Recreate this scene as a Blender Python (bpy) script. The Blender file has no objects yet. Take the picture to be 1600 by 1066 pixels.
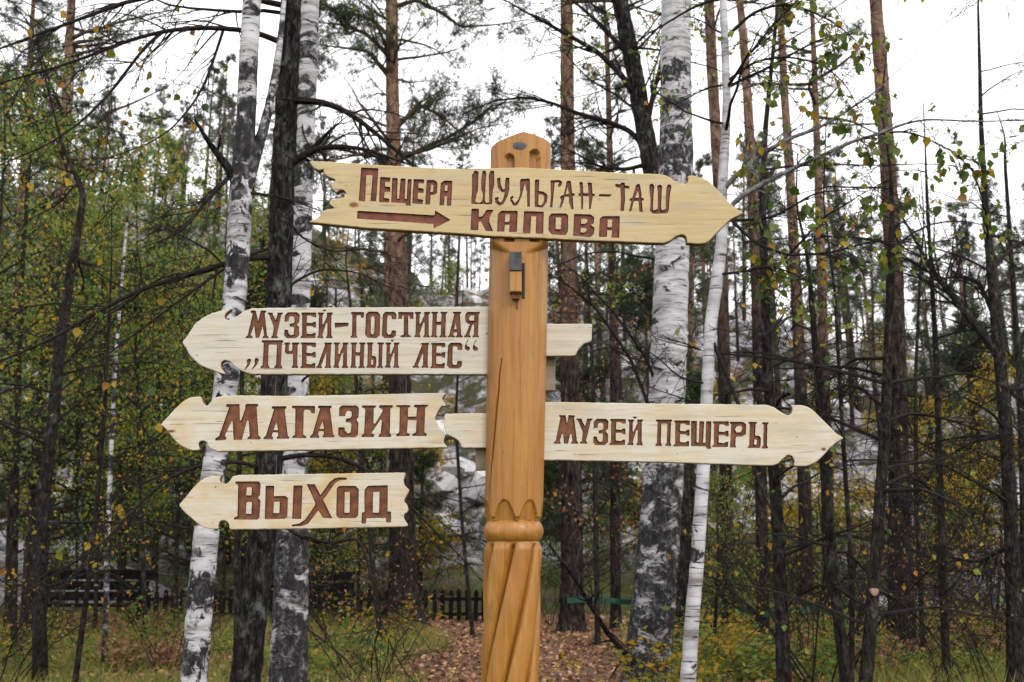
import bpy, math, random
import numpy as np
from mathutils import Vector, Matrix, noise
from mathutils.geometry import tessellate_polygon

random.seed(7)
RNG = np.random.default_rng(11)
S = bpy.context.scene
COL = S.collection
R = math.radians

# ---------------------------------------------------------------- camera
FPX, CX, CY = 1700.0, 800.0, 533.0
EYE = 1.6
PITCH = math.atan((860 - 533) / FPX)
cam_d = bpy.data.cameras.new('camera')
cam_d.sensor_width = 36.0
cam_d.lens = FPX / 1600 * 36
cam_d.clip_start = 0.1
cam_d.clip_end = 2000
cam_d.dof.use_dof = True
cam_d.dof.focus_distance = 5.0
cam_d.dof.aperture_fstop = 4.5
cam = bpy.data.objects.new('camera', cam_d)
cam.location = (0, 0, EYE)
cam.rotation_euler = (math.pi / 2 + PITCH, 0, 0)
COL.objects.link(cam)
S.camera = cam
S.render.resolution_x, S.render.resolution_y = 1024, 682

# ---------------------------------------------------------------- light
SUN_EL, SUN_AZ = R(42), R(150)      # azimuth measured from +Y towards +X
w = bpy.data.worlds.new('World')
S.world = w
w.use_nodes = True
nt = w.node_tree
bg = nt.nodes['Background']
sky = nt.nodes.new('ShaderNodeTexSky')
sky.sky_type = 'NISHITA'
sky.sun_disc = False
sky.sun_elevation = SUN_EL
sky.sun_rotation = SUN_AZ
sky.air_density = 1.0
sky.dust_density = 4.0
mixw = nt.nodes.new('ShaderNodeMix')
mixw.data_type = 'RGBA'
mixw.inputs[0].default_value = 0.82          # thin even overcast over the blue
mixw.inputs[7].default_value = (11.3, 11.1, 11.1, 1)
nt.links.new(sky.outputs[0], mixw.inputs[6])
nt.links.new(mixw.outputs[2], bg.inputs[0])
bg.inputs[1].default_value = 0.15
sd = bpy.data.lights.new('sun', 'SUN')
sd.energy = 1.5
sd.angle = R(14)
sd.color = (1.0, 0.95, 0.88)
sun = bpy.data.objects.new('sun', sd)
v = Vector((math.sin(SUN_AZ) * math.cos(SUN_EL), math.cos(SUN_AZ) * math.cos(SUN_EL), math.sin(SUN_EL)))
sun.rotation_euler = v.to_track_quat('Z', 'Y').to_euler()
COL.objects.link(sun)
S.view_settings.view_transform = 'Standard'
S.view_settings.look = 'None'
S.view_settings.exposure = 0.30
S.view_settings.gamma = 1.0
S.view_settings.use_curve_mapping = False


# ---------------------------------------------------------------- helpers
def at(px, py, Y):
    """Point on the upright plane y = Y that is seen at photo pixel (px, py)."""
    x = (px - CX) / FPX
    y = -(py - CY) / FPX
    dy = math.cos(PITCH) - y * math.sin(PITCH)
    dz = math.sin(PITCH) + y * math.cos(PITCH)
    t = Y / dy
    return Vector((x * t, Y, EYE + dz * t))


def pxm(py, Y):
    """Metres per photo pixel at row py on plane y = Y."""
    y = -(py - CY) / FPX
    return Y / (math.cos(PITCH) - y * math.sin(PITCH)) / FPX


def smooth(a, b, x):
    t = np.clip((np.asarray(x, float) - a) / (b - a), 0, 1)      # a > b gives a falling step
    return t * t * (3 - 2 * t)


def ground_z(x, y):
    """Height of the ground: flat glade, then a steep rocky hillside behind the fence."""
    x = np.asarray(x, float)
    y = np.asarray(y, float)
    top = 21.0 - 0.10 * np.clip(x, -45, 45) + 7.5 * smooth(-4, -22, x) + 1.6 * np.sin(x * 0.09 + 1.0)
    s = smooth(28, 92, y)
    bumps = 0.5 * np.sin(x * 0.55 + 1.3) * np.sin(y * 0.47) + 0.35 * np.sin(x * 1.1 + y * 0.8)
    near = 0.04 * np.sin(x * 0.9 + 0.5) * np.sin(y * 0.7)
    return top * s + bumps * smooth(29, 42, y) + near


def gz(x, y):
    return float(ground_z(x, y))


class MB:
    """Collects vertices and faces, builds ONE mesh object."""
    def __init__(self):
        self.v, self.f, self.m, self.n = [], [], [], 0

    def add(self, verts, faces, mat=0):
        verts = np.asarray(verts, dtype=np.float64).reshape(-1, 3)
        faces = np.asarray(faces, dtype=np.int64)
        if len(faces) == 0:
            return
        self.f.append(faces + self.n)
        self.m.append(np.full(len(faces), mat, dtype=np.int32))
        self.v.append(verts)
        self.n += len(verts)

    def box(self, c, s, rot=None, mat=0):
        c = Vector(c)
        vs = []
        for dx in (-.5, .5):
            for dy in (-.5, .5):
                for dz in (-.5, .5):
                    p = Vector((dx * s[0], dy * s[1], dz * s[2]))
                    if rot is not None:
                        p = rot @ p
                    vs.append(c + p)
        self.add(vs, [(0, 1, 3, 2), (4, 6, 7, 5), (0, 4, 5, 1), (2, 3, 7, 6), (0, 2, 6, 4), (1, 5, 7, 3)], mat)

    def tube(self, pts, radii, sides=10, rough=0.0, freq=6.0, cap=True, mat=0, seed=0.0, vs=1.0):
        P = np.asarray([tuple(p) for p in pts], float)
        n = len(P)
        T = np.gradient(P, axis=0)
        T /= np.linalg.norm(T, axis=1)[:, None] + 1e-9
        ref = np.array([1.0, 0, 0]) if abs(T[:, 0]).max() < 0.93 else np.array([0, 0.2, 1.0])
        U = ref - (T @ ref)[:, None] * T
        U /= np.linalg.norm(U, axis=1)[:, None] + 1e-9
        W = np.cross(T, U)
        a = np.linspace(0, 2 * math.pi, sides, endpoint=False)
        rr = np.repeat(np.asarray(radii, float)[:, None], sides, 1)
        if rough > 0:
            for i in range(n):
                for j in range(sides):
                    q = Vector((math.cos(a[j]) * freq * 0.35, math.sin(a[j]) * freq * 0.35, P[i, 2] * freq * vs + P[i, 0] + seed))
                    rr[i, j] *= 1 + rough * noise.noise(q) + 0.5 * rough * noise.noise(q * 2.7)
        V = P[:, None, :] + rr[..., None] * (np.cos(a)[None, :, None] * U[:, None, :] + np.sin(a)[None, :, None] * W[:, None, :])
        i, j = np.meshgrid(np.arange(n - 1), np.arange(sides), indexing='ij')
        j2 = (j + 1) % sides
        F = np.stack([i * sides + j, i * sides + j2, (i + 1) * sides + j2, (i + 1) * sides + j], -1).reshape(-1, 4)
        base = self.n
        self.add(V.reshape(-1, 3), F, mat)
        if cap:
            for k in (0, n - 1):
                c = P[k]
                ring = V[k]
                vs_ = np.vstack([ring, c[None]])
                fs = [((q + 1) % sides, q, sides) if k == 0 else (q, (q + 1) % sides, sides) for q in range(sides)]
                self.add(vs_, fs, mat)

    def tubes(self, P, Rd, sides=3, mat=0):
        """Many thin tubes at once: P (N,n,3), Rd (N,n)."""
        P = np.asarray(P, float)
        if len(P) == 0:
            return
        N, n, _ = P.shape
        d = P[:, -1] - P[:, 0]
        d /= np.linalg.norm(d, axis=1)[:, None] + 1e-9
        ref = np.where(np.abs(d[:, 2:3]) < 0.8, np.array([[0, 0, 1.0]]), np.array([[1.0, 0, 0]]))
        U = np.cross(d, ref)
        U /= np.linalg.norm(U, axis=1)[:, None] + 1e-9
        W = np.cross(d, U)
        a = np.linspace(0, 2 * math.pi, sides, endpoint=False)
        ring = np.cos(a)[None, :, None] * U[:, None, :] + np.sin(a)[None, :, None] * W[:, None, :]
        V = P[:, :, None, :] + Rd[:, :, None, None] * ring[:, None, :, :]
        i, j = np.meshgrid(np.arange(n - 1), np.arange(sides), indexing='ij')
        j2 = (j + 1) % sides
        F = np.stack([i * sides + j, i * sides + j2, (i + 1) * sides + j2, (i + 1) * sides + j], -1).reshape(-1, 4)
        F = F[None] + (np.arange(N) * n * sides)[:, None, None]
        self.add(V.reshape(-1, 3), F.reshape(-1, 4), mat)

    def leaves(self, C, size, tip=None, aspect=0.75, fold=0.18, mat=0, rng=RNG):
        """Small folded leaves: centres C (N,3), length per leaf."""
        C = np.asarray(C, float)
        N = len(C)
        if N == 0:
            return
        size = np.broadcast_to(np.asarray(size, float), (N,))
        if tip is None:
            tip = rng.normal(size=(N, 3))
            tip[:, 2] -= 0.8
        tip = tip / (np.linalg.norm(tip, axis=1)[:, None] + 1e-9)
        nrm = rng.normal(size=(N, 3))
        side = np.cross(tip, nrm)
        side /= np.linalg.norm(side, axis=1)[:, None] + 1e-9
        up = np.cross(side, tip)
        L = size[:, None]
        b = C - tip * L * 0.5
        e = C + tip * L * 0.5
        m = C - tip * L * 0.08
        l_ = m + side * L * aspect * 0.5 + up * L * fold
        r_ = m - side * L * aspect * 0.5 + up * L * fold
        V = np.stack([b, l_, e, r_], 1).reshape(-1, 3)
        k = np.arange(N)[:, None] * 4
        F = np.concatenate([k + np.array([[0, 2, 1]]), k + np.array([[0, 3, 2]])], 1).reshape(-1, 3)
        self.add(V, F, mat)

    def needles(self, C, D, k=10, length=0.09, width=0.005, spread=0.8, mat=0, rng=RNG):
        """Tufts of thin needles at centres C along directions D."""
        C = np.repeat(np.asarray(C, float), k, 0)
        D = np.repeat(np.asarray(D, float), k, 0)
        N = len(C)
        if N == 0:
            return
        d = D + rng.normal(size=(N, 3)) * spread
        d /= np.linalg.norm(d, axis=1)[:, None] + 1e-9
        s = np.cross(d, rng.normal(size=(N, 3)))
        s /= np.linalg.norm(s, axis=1)[:, None] + 1e-9
        L = length * rng.uniform(0.7, 1.2, (N, 1))
        V = np.stack([C - s * width * .5, C + s * width * .5, C + d * L], 1).reshape(-1, 3)
        self.add(V, np.arange(N * 3).reshape(-1, 3), mat)

    def mesh(self, name, mats, smooth_=False):
        me = bpy.data.meshes.new(name)
        V = np.concatenate(self.v)
        me.vertices.add(len(V))
        me.vertices.foreach_set('co', V.astype(np.float32).ravel())
        loops = np.concatenate([f.ravel() for f in self.f])
        tot = np.concatenate([np.full(len(f), f.shape[1]) for f in self.f])
        start = np.concatenate([[0], np.cumsum(tot)[:-1]])
        me.loops.add(len(loops))
        me.loops.foreach_set('vertex_index', loops.astype(np.int32))
        me.polygons.add(len(tot))
        me.polygons.foreach_set('loop_start', start.astype(np.int32))
        me.polygons.foreach_set('material_index', np.concatenate(self.m))
        me.polygons.foreach_set('use_smooth', np.full(len(tot), bool(smooth_)))
        for m in (mats if isinstance(mats, (list, tuple)) else [mats]):
            me.materials.append(m)
        me.update(calc_edges=True)
        me.validate()
        return me

    def build(self, name, mats, parent=None, smooth_=False):
        return link(name, self.mesh(name, mats, smooth_), parent)


def link(name, data, parent=None):
    o = bpy.data.objects.new(name, data)
    COL.objects.link(o)
    if parent is not None:
        o.parent = parent
    return o


def tag(o, label=None, cat=None, group=None, kind=None):
    if label:
        o['label'] = label
    if cat:
        o['category'] = cat
    if group:
        o['group'] = group
    if kind:
        o['kind'] = kind
    return o


def thing(name, loc, label, cat, group=None):
    o = link(name, None)
    o.empty_display_size = 0.1
    o.location = loc
    return tag(o, label, cat, group)


def copy_tree(o, parent=None):
    c = o.copy()
    COL.objects.link(c)
    c.parent = parent
    for ch in o.children:
        copy_tree(ch, c)
    return c


# ---------------------------------------------------------------- materials
class NT:
    def __init__(self, name):
        self.mat = bpy.data.materials.new(name)
        self.mat.use_nodes = True
        self.t = self.mat.node_tree
        self.b = self.t.nodes['Principled BSDF']
        self.out = self.t.nodes['Material Output']

    def n(self, typ, **kw):
        nd = self.t.nodes.new('ShaderNode' + typ)
        for k, v_ in kw.items():
            setattr(nd, k, v_)
        return nd

    def l(self, a, b):
        self.t.links.new(a, b)

    def coord(self, scale=(1, 1, 1), loc=(0, 0, 0), kind='Object'):
        tc = self.n('TexCoord')
        mp = self.n('Mapping')
        mp.inputs['Scale'].default_value = scale
        mp.inputs['Location'].default_value = loc
        self.l(tc.outputs[kind], mp.inputs[0])
        return mp.outputs[0]

    def noise(self, vec, scale=5, detail=4, rough=0.55, dist=0.0):
        nd = self.n('TexNoise')
        nd.inputs['Scale'].default_value = scale
        nd.inputs['Detail'].default_value = detail
        nd.inputs['Roughness'].default_value = rough
        nd.inputs['Distortion'].default_value = dist
        self.l(vec, nd.inputs['Vector'])
        return nd.outputs[0]

    def ramp(self, fac, stops, interp='LINEAR'):
        nd = self.n('ValToRGB')
        nd.color_ramp.interpolation = interp
        el = nd.color_ramp.elements
        while len(el) < len(stops):
            el.new(0.5)
        for e, (p, c) in zip(el, stops):
            e.position = p
            e.color = tuple(c) + (1,) if len(c) == 3 else c
        self.l(fac, nd.inputs[0])
        return nd.outputs[0]

    def mask(self, fac, a, b):
        nd = self.n('MapRange')
        nd.inputs[1].default_value = a
        nd.inputs[2].default_value = b
        nd.clamp = True
        self.l(fac, nd.inputs[0])
        return nd.outputs[0]

    def mix(self, fac, a, b, mode='MIX'):
        nd = self.n('Mix', data_type='RGBA', blend_type=mode)
        for i, x in ((0, fac), (6, a), (7, b)):
            if hasattr(x, 'links'):
                self.l(x, nd.inputs[i])
            elif i == 0:
                nd.inputs[0].default_value = x
            else:
                nd.inputs[i].default_value = tuple(x) + (1,)
        return nd.outputs[2]

    def math(self, op, a, b=0.0):
        nd = self.n('Math', operation=op)
        for i, x in ((0, a), (1, b)):
            if hasattr(x, 'links'):
                self.l(x, nd.inputs[i])
            else:
                nd.inputs[i].default_value = x
        return nd.outputs[0]

    def sep(self, vec):
        nd = self.n('SeparateXYZ')
        self.l(vec, nd.inputs[0])
        return nd.outputs

    def bump(self, h, strength=0.4, dist=0.01):
        nd = self.n('Bump')
        nd.inputs['Strength'].default_value = strength
        nd.inputs['Distance'].default_value = dist
        self.l(h, nd.inputs['Height'])
        self.l(nd.outputs[0], self.b.inputs['Normal'])

    def col(self, c):
        if hasattr(c, 'links'):
            self.l(c, self.b.inputs['Base Color'])
        else:
            self.b.inputs['Base Color'].default_value = tuple(c) + (1,)

    def rough(self, r, spec=0.3):
        if hasattr(r, 'links'):
            self.l(r, self.b.inputs['Roughness'])
        else:
            self.b.inputs['Roughness'].default_value = r
        self.b.inputs['Specular IOR Level'].default_value = spec


def leaf_mat(name, stops, trans=0.45, rough=0.5):
    m = NT(name)
    g = m.n('NewGeometry')
    c = m.ramp(g.outputs['Random Per Island'], stops)
    v_ = m.noise(m.coord((1, 1, 1)), 0.9, 2)
    hs = m.n('HueSaturation')
    mm = m.n('MapRange')
    mm.inputs[3].default_value = 0.75
    mm.inputs[4].default_value = 1.25
    m.l(v_, mm.inputs[0])
    m.l(mm.outputs[0], hs.inputs['Value'])
    m.l(c, hs.inputs['Color'])
    m.col(hs.outputs[0])
    m.rough(rough, 0.35)
    tr = m.n('BsdfTranslucent')
    m.l(hs.outputs[0], tr.inputs[0])
    mx = m.n('MixShader')
    mx.inputs[0].default_value = trans
    m.l(m.b.outputs[0], mx.inputs[1])
    m.l(tr.outputs[0], mx.inputs[2])
    m.l(mx.outputs[0], m.out.inputs[0])
    return m.mat


def birch_mat(name, dark_to=2.0, soft=1.5, bands=(), patch=0.60, seed=0.0):
    """White bark with black lenticels and patches; the old rough bark reaches up to dark_to metres."""
    m = NT(name)
    c = m.coord((1, 1, 1), (seed, seed, 0))
    z = m.sep(m.coord())[2]
    fine = m.noise(m.coord((5, 5, 62), (seed, 0, 0)), 1.0, 3, 0.6, 0.4)
    len_ = m.mask(fine, 0.575, 0.64)
    big = m.noise(m.coord((3.2, 3.2, 5.5), (seed, 3, 0)), 1.0, 4, 0.6, 0.8)
    pat = m.mask(big, patch, patch + 0.05)
    tint = m.noise(m.coord((2, 2, 9), (seed, 7, 0)), 1.5, 4)
    white = m.ramp(tint, [(0.30, (0.17, 0.155, 0.155)), (0.43, (0.32, 0.315, 0.33)), (0.56, (0.45, 0.45, 0.48)), (0.75, (0.53, 0.525, 0.54))])
    dk = m.noise(m.coord((16, 16, 11), (seed, seed, 0)), 1.0, 7, 0.75, 0.6)
    dark = m.ramp(dk, [(0.36, (0.008, 0.008, 0.009)), (0.52, (0.030, 0.029, 0.031)), (0.60, (0.10, 0.10, 0.105)), (0.72, (0.26, 0.26, 0.27))])
    lo = m.n('MapRange')
    lo.inputs[1].default_value = dark_to + soft
    lo.inputs[2].default_value = dark_to - soft
    lo.inputs[3].default_value = -0.35
    lo.inputs[4].default_value = 0.135
    m.l(z, lo.inputs[0])
    lown = m.noise(m.coord((3.6, 3.6, 5.4), (seed, 11, 0)), 1.0, 7, 0.74, 0.5)
    lm = m.mask(m.math('ADD', lo.outputs[0], lown), 0.52, 0.60)
    f = m.math('MAXIMUM', m.math('MULTIPLY', len_, 0.9), pat)
    f = m.math('MAXIMUM', f, lm)
    for zc, hw in bands:
        dist = m.math('ABSOLUTE', m.math('SUBTRACT', z, zc))
        rag = m.noise(m.coord((9, 9, 7), (seed, zc, 0)), 1.0, 6, 0.72, 0.8)
        bn = m.math('ADD', m.math('DIVIDE', dist, hw * 1.5), m.math('MULTIPLY', m.math('SUBTRACT', rag, 0.47), 5.5))
        bn = m.math('ADD', bn, m.math('MULTIPLY', m.math('SUBTRACT', big, 0.5), 3.0))
        f = m.math('MAXIMUM', f, m.mask(bn, 0.95, 0.70))
    m.col(m.mix(f, white, dark))
    m.rough(0.8, 0.15)
    m.bump(m.math('ADD', m.math('MULTIPLY', f, -0.6), m.math('MULTIPLY', dk, m.math('ADD', f, 0.15))), 0.7, 0.02)
    return m.mat


def bark_mat(name, stops, scale=(14, 14, 4), lichen=0.0, upper=None, bump=0.9):
    m = NT(name)
    c = m.coord(scale)
    a = m.noise(c, 1.0, 6, 0.68, 0.6)
    col = m.ramp(a, stops)
    if upper is not None:
        (z0, z1, ustops) = upper
        z = m.sep(m.coord())[2]
        zz = m.math('ADD', z, m.math('MULTIPLY', m.noise(m.coord((1, 1, 0.7)), 1.2, 3), 3.0))
        u = m.ramp(m.noise(m.coord((9, 9, 5)), 1.0, 5, 0.65, 0.4), ustops)
        col = m.mix(m.mask(zz, z0, z1), col, u)
    if lichen > 0:
        ln = m.noise(m.coord((7, 7, 5)), 1.0, 5, 0.7)
        col = m.mix(m.math('MULTIPLY', m.mask(ln, 0.56, 0.68), lichen), col, (0.22, 0.25, 0.23))
    m.col(col)
    m.rough(0.9, 0.08)
    m.bump(a, bump, 0.03)
    return m.mat


def plain_mat(name, c1, c2, scale=8, rough=0.7, bump=0.2, spec=0.3):
    m = NT(name)
    a = m.noise(m.coord(), scale, 4)
    m.col(m.ramp(a, [(0.3, c1), (0.7, c2)]))
    m.rough(rough, spec)
    m.bump(a, bump, 0.005)
    return m.mat


def board_mat(name, base, warm, seed, worn=0.0, warmth=0.5):
    """Planed pine sign board: grain along X, warm resin blotches, greyed streaks."""
    m = NT(name)
    g = m.noise(m.coord((2.2, 3, 42), (seed, 0, seed)), 1.0, 5, 0.6, 0.9)
    g2 = m.noise(m.coord((5, 3, 150), (seed, 1, 0)), 1.0, 3, 0.6, 0.3)
    blot = m.noise(m.coord((4.2, 3, 8), (seed * 3, 0, 2)), 1.0, 4, 0.6, 0.4)
    col = m.mix(m.math('MULTIPLY', m.mask(blot, 0.44, 0.62), warmth), base, warm)
    col = m.mix(m.math('MULTIPLY', m.mask(g, 0.47, 0.66), 0.55), col, tuple(x * y for x, y in zip(base, (0.80, 0.70, 0.56))))
    col = m.mix(m.math('MULTIPLY', m.mask(g2, 0.52, 0.72), 0.35), col, tuple(x * 0.58 for x in base))
    grey = m.noise(m.coord((3, 3, 20), (seed, 5, 1)), 1.0, 5, 0.65)
    col = m.mix(m.math('MULTIPLY', m.mask(grey, 0.53, 0.66), 0.42), col, (0.30, 0.29, 0.27))
    # short dark checks along the grain
    ck = m.noise(m.coord((3.0, 3, 85), (seed * 2, 9, 4)), 1.0, 2, 0.5, 0.2)
    col = m.mix(m.math('MULTIPLY', m.mask(ck, 0.655, 0.70), 0.75), col, (0.12, 0.09, 0.07))
    sp = m.noise(m.coord((38, 20, 60), (seed, 2, 3)), 1.0, 3, 0.6)
    col = m.mix(m.math('MULTIPLY', m.mask(sp, 0.70, 0.74), 0.6), col, (0.14, 0.10, 0.08))
    if worn > 0:
        fl = m.noise(m.coord((14, 10, 30), (seed, 2, 8)), 1.0, 5, 0.7)
        zone = m.noise(m.coord((3, 3, 6), (seed, 4, 4)), 1.0, 2)
        wm = m.math('MULTIPLY', m.mask(fl, 0.57, 0.62), m.mask(zone, 0.52, 0.6))
        col = m.mix(m.math('MULTIPLY', wm, worn), col, (0.16, 0.16, 0.165))
    m.col(col)
    m.rough(0.55, 0.35)
    m.bump(m.math('ADD', g, m.math('MULTIPLY', g2, 0.5)), 0.18, 0.004)
    return m.mat


def post_mat(name):
    m = NT(name)
    g = m.noise(m.coord((38, 38, 1.7)), 1.0, 6, 0.68, 0.7)
    g2 = m.noise(m.coord((130, 130, 4.0), (3, 0, 0)), 1.0, 4, 0.65)
    col = m.ramp(g, [(0.26, (0.16, 0.055, 0.007)), (0.42, (0.275, 0.118, 0.016)), (0.54, (0.325, 0.152, 0.023)), (0.66, (0.36, 0.185, 0.036)), (0.80, (0.41, 0.240, 0.075))])
    col = m.mix(m.math('MULTIPLY', m.mask(g2, 0.52, 0.72), 0.38), col, (0.22, 0.085, 0.013))
    bl = m.noise(m.coord((4, 4, 1.5), (0, 5, 0)), 1.0, 4)
    col = m.mix(m.math('MULTIPLY', m.mask(bl, 0.50, 0.70), 0.4), col, (0.28, 0.105, 0.016))
    gy = m.noise(m.coord((10, 10, 3), (2, 5, 8)), 1.0, 5, 0.7)
    col = m.mix(m.math('MULTIPLY', m.mask(gy, 0.60, 0.70), 0.65), col, (0.13, 0.085, 0.055))
    fk = m.noise(m.coord((60, 60, 14), (2, 5, 8)), 1.0, 3, 0.7)
    col = m.mix(m.math('MULTIPLY', m.mask(fk, 0.665, 0.715), 0.75), col, (0.05, 0.035, 0.025))
    m.col(col)
    m.rough(m.math('ADD', m.math('MULTIPLY', g2, 0.35), 0.30), 0.40)
    m.b.inputs['Coat Weight'].default_value = 0.2
    m.b.inputs['Coat Roughness'].default_value = 0.25
    m.bump(m.math('ADD', m.math('MULTIPLY', g, 0.7), m.math('MULTIPLY', g2, 0.6)), 0.45, 0.008)
    return m.mat


M = {}
M['post'] = post_mat('honey_varnished_log')
M['grey_cut'] = plain_mat('bare_end_grain', (0.30, 0.25, 0.22), (0.46, 0.39, 0.35), 30)
M['board_yellow'] = board_mat('yellow_painted_board', (0.440, 0.350, 0.190), (0.37, 0.27, 0.12), 1.7, worn=0.85, warmth=0.4)
M['board_a'] = board_mat('pale_pine_board_a', (0.475, 0.450, 0.392), (0.45, 0.375, 0.245), 4.1, warmth=0.35)
M['board_b'] = board_mat('pale_pine_board_b', (0.495, 0.465, 0.392), (0.46, 0.345, 0.175), 7.7, warmth=0.7)
M['board_c'] = board_mat('pale_pine_board_c', (0.490, 0.448, 0.362), (0.45, 0.325, 0.15), 12.3, warmth=0.9)
M['board_d'] = board_mat('pale_pine_board_d', (0.495, 0.465, 0.390), (0.46, 0.355, 0.195), 17.9, warmth=0.6)
M['edge'] = plain_mat('stained_board_edge', (0.12, 0.055, 0.02), (0.25, 0.12, 0.045), 20)
M['letter'] = plain_mat('brown_letter_paint', (0.070, 0.022, 0.010), (0.185, 0.068, 0.029), 26, 0.65, 0.8)
M['letter_red'] = plain_mat('reddish_letter_paint', (0.080, 0.024, 0.014), (0.185, 0.056, 0.032), 26, 0.65, 0.8)
M['carve'] = plain_mat('dark_carved_edge', (0.018, 0.008, 0.005), (0.06, 0.022, 0.012), 40)  # darker brown for the sloping walls of the letters
M['black_wood'] = plain_mat('blackened_wood', (0.02, 0.02, 0.022), (0.08, 0.08, 0.085), 25, 0.6)
M['slot_shade'] = plain_mat('painted_slot_shade', (0.012, 0.010, 0.008), (0.03, 0.022, 0.016), 20)  # near-black colour standing for the shade inside a recess
M['grey_wood'] = plain_mat('greyed_wedge_wood', (0.13, 0.10, 0.075), (0.28, 0.22, 0.16), 12)
M['knot'] = plain_mat('dark_knot', (0.07, 0.028, 0.012), (0.22, 0.09, 0.035), 22)
M['wire'] = plain_mat('hanger_wire', (0.05, 0.05, 0.05), (0.12, 0.11, 0.10), 9, 0.5)
M['twig'] = bark_mat('dark_twig_bark', [(0.3, (0.007, 0.006, 0.006)), (0.7, (0.032, 0.028, 0.026))], (20, 20, 20), bump=0.4)
M['twig_brown'] = bark_mat('brown_twig_bark', [(0.3, (0.035, 0.024, 0.018)), (0.7, (0.10, 0.07, 0.05))], (20, 20, 20), bump=0.4)
M['grey_branch'] = bark_mat('grey_branch_bark', [(0.35, (0.03, 0.03, 0.03)), (0.5, (0.15, 0.145, 0.15)), (0.7, (0.33, 0.32, 0.33))], (14, 14, 14), bump=0.4)
M['dark_bark'] = bark_mat('dark_bark', [(0.38, (0.003, 0.003, 0.003)), (0.50, (0.014, 0.013, 0.013)), (0.60, (0.040, 0.037, 0.037)), (0.74, (0.12, 0.112, 0.11))], (26, 26, 9), lichen=0.35)
M['stem_bark'] = bark_mat('stem_bark', [(0.36, (0.005, 0.004, 0.004)), (0.52, (0.020, 0.017, 0.015)), (0.64, (0.048, 0.042, 0.037)), (0.76, (0.11, 0.10, 0.09))], (30, 30, 12), lichen=0.22)
M['pine_bark'] = bark_mat('pine_bark', [(0.38, (0.004, 0.003, 0.003)), (0.48, (0.018, 0.014, 0.013)), (0.60, (0.050, 0.037, 0.032)), (0.74, (0.12, 0.09, 0.08))], (15, 15, 4.5),
                          upper=(6.5, 10.5, [(0.36, (0.045, 0.028, 0.022)), (0.48, (0.135, 0.080, 0.058)), (0.58, (0.20, 0.130, 0.095)), (0.72, (0.29, 0.21, 0.165))]))
M['leaf_green'] = leaf_mat('green_autumn_leaves', [(0.0, (0.055, 0.105, 0.026)), (0.35, (0.115, 0.185, 0.036)), (0.66, (0.20, 0.265, 0.045)), (0.86, (0.30, 0.29, 0.045)), (0.94, (0.46, 0.33, 0.04)), (1.0, (0.44, 0.20, 0.04))], 0.55)
M['leaf_yellow'] = leaf_mat('yellow_autumn_leaves', [(0.0, (0.10, 0.13, 0.015)), (0.3, (0.22, 0.21, 0.02)), (0.6, (0.42, 0.30, 0.02)), (0.85, (0.50, 0.28, 0.02)), (1.0, (0.42, 0.16, 0.03))], 0.55)
M['leaf_dry'] = leaf_mat('dry_brown_leaves', [(0.0, (0.10, 0.045, 0.02)), (0.4, (0.19, 0.085, 0.04)), (0.8, (0.30, 0.15, 0.075)), (1.0, (0.38, 0.22, 0.12))], 0.3)
M['litter'] = leaf_mat('fallen_leaf_litter', [(0.0, (0.06, 0.025, 0.012)), (0.35, (0.19, 0.085, 0.042)), (0.65, (0.31, 0.160, 0.085)), (0.90, (0.47, 0.30, 0.19)), (1.0, (0.52, 0.33, 0.08))], 0.1, 0.6)
M['needle'] = leaf_mat('pine_needles', [(0.0, (0.018, 0.036, 0.012)), (0.5, (0.036, 0.062, 0.022)), (1.0, (0.070, 0.095, 0.035))], 0.25)
M['needle_far'] = leaf_mat('far_pine_needles', [(0.0, (0.026, 0.044, 0.020)), (0.5, (0.050, 0.075, 0.034)), (1.0, (0.095, 0.110, 0.050))], 0.25)
M['grass'] = leaf_mat('meadow_grass', [(0.0, (0.080, 0.125, 0.020)), (0.40, (0.19, 0.24, 0.042)), (0.70, (0.30, 0.29, 0.065)), (0.86, (0.36, 0.25, 0.10)), (1.0, (0.28, 0.14, 0.06))], 0.45)
M['bl_a'] = leaf_mat('birch_leaf_green', [(0.0, (0.07, 0.12, 0.012)), (1.0, (0.10, 0.15, 0.018))], 0.5)
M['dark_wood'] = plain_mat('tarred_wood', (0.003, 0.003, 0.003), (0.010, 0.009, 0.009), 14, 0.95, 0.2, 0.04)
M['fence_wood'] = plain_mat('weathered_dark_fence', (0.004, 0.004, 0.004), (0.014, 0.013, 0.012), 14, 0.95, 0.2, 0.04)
M['ribbon'] = plain_mat('green_ribbon', (0.005, 0.042, 0.025), (0.009, 0.062, 0.038), 5, 0.5)
M['fungus'] = plain_mat('pale_cut_wood', (0.20, 0.12, 0.09), (0.30, 0.19, 0.15), 20)

# ================================================================ the setting
def axis_grid(lo, hi, fine_lo, fine_hi, step, coarse):
    a = list(np.arange(fine_lo, fine_hi + 1e-6, step))
    s, q = step, fine_hi
    while q < hi:
        s = min(s * 1.35, coarse)
        q += s
        a.append(min(q, hi))
    s, q = step, fine_lo
    while q > lo:
        s = min(s * 1.35, coarse)
        q -= s
        a.insert(0, max(q, lo))
    return np.array(a)


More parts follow.
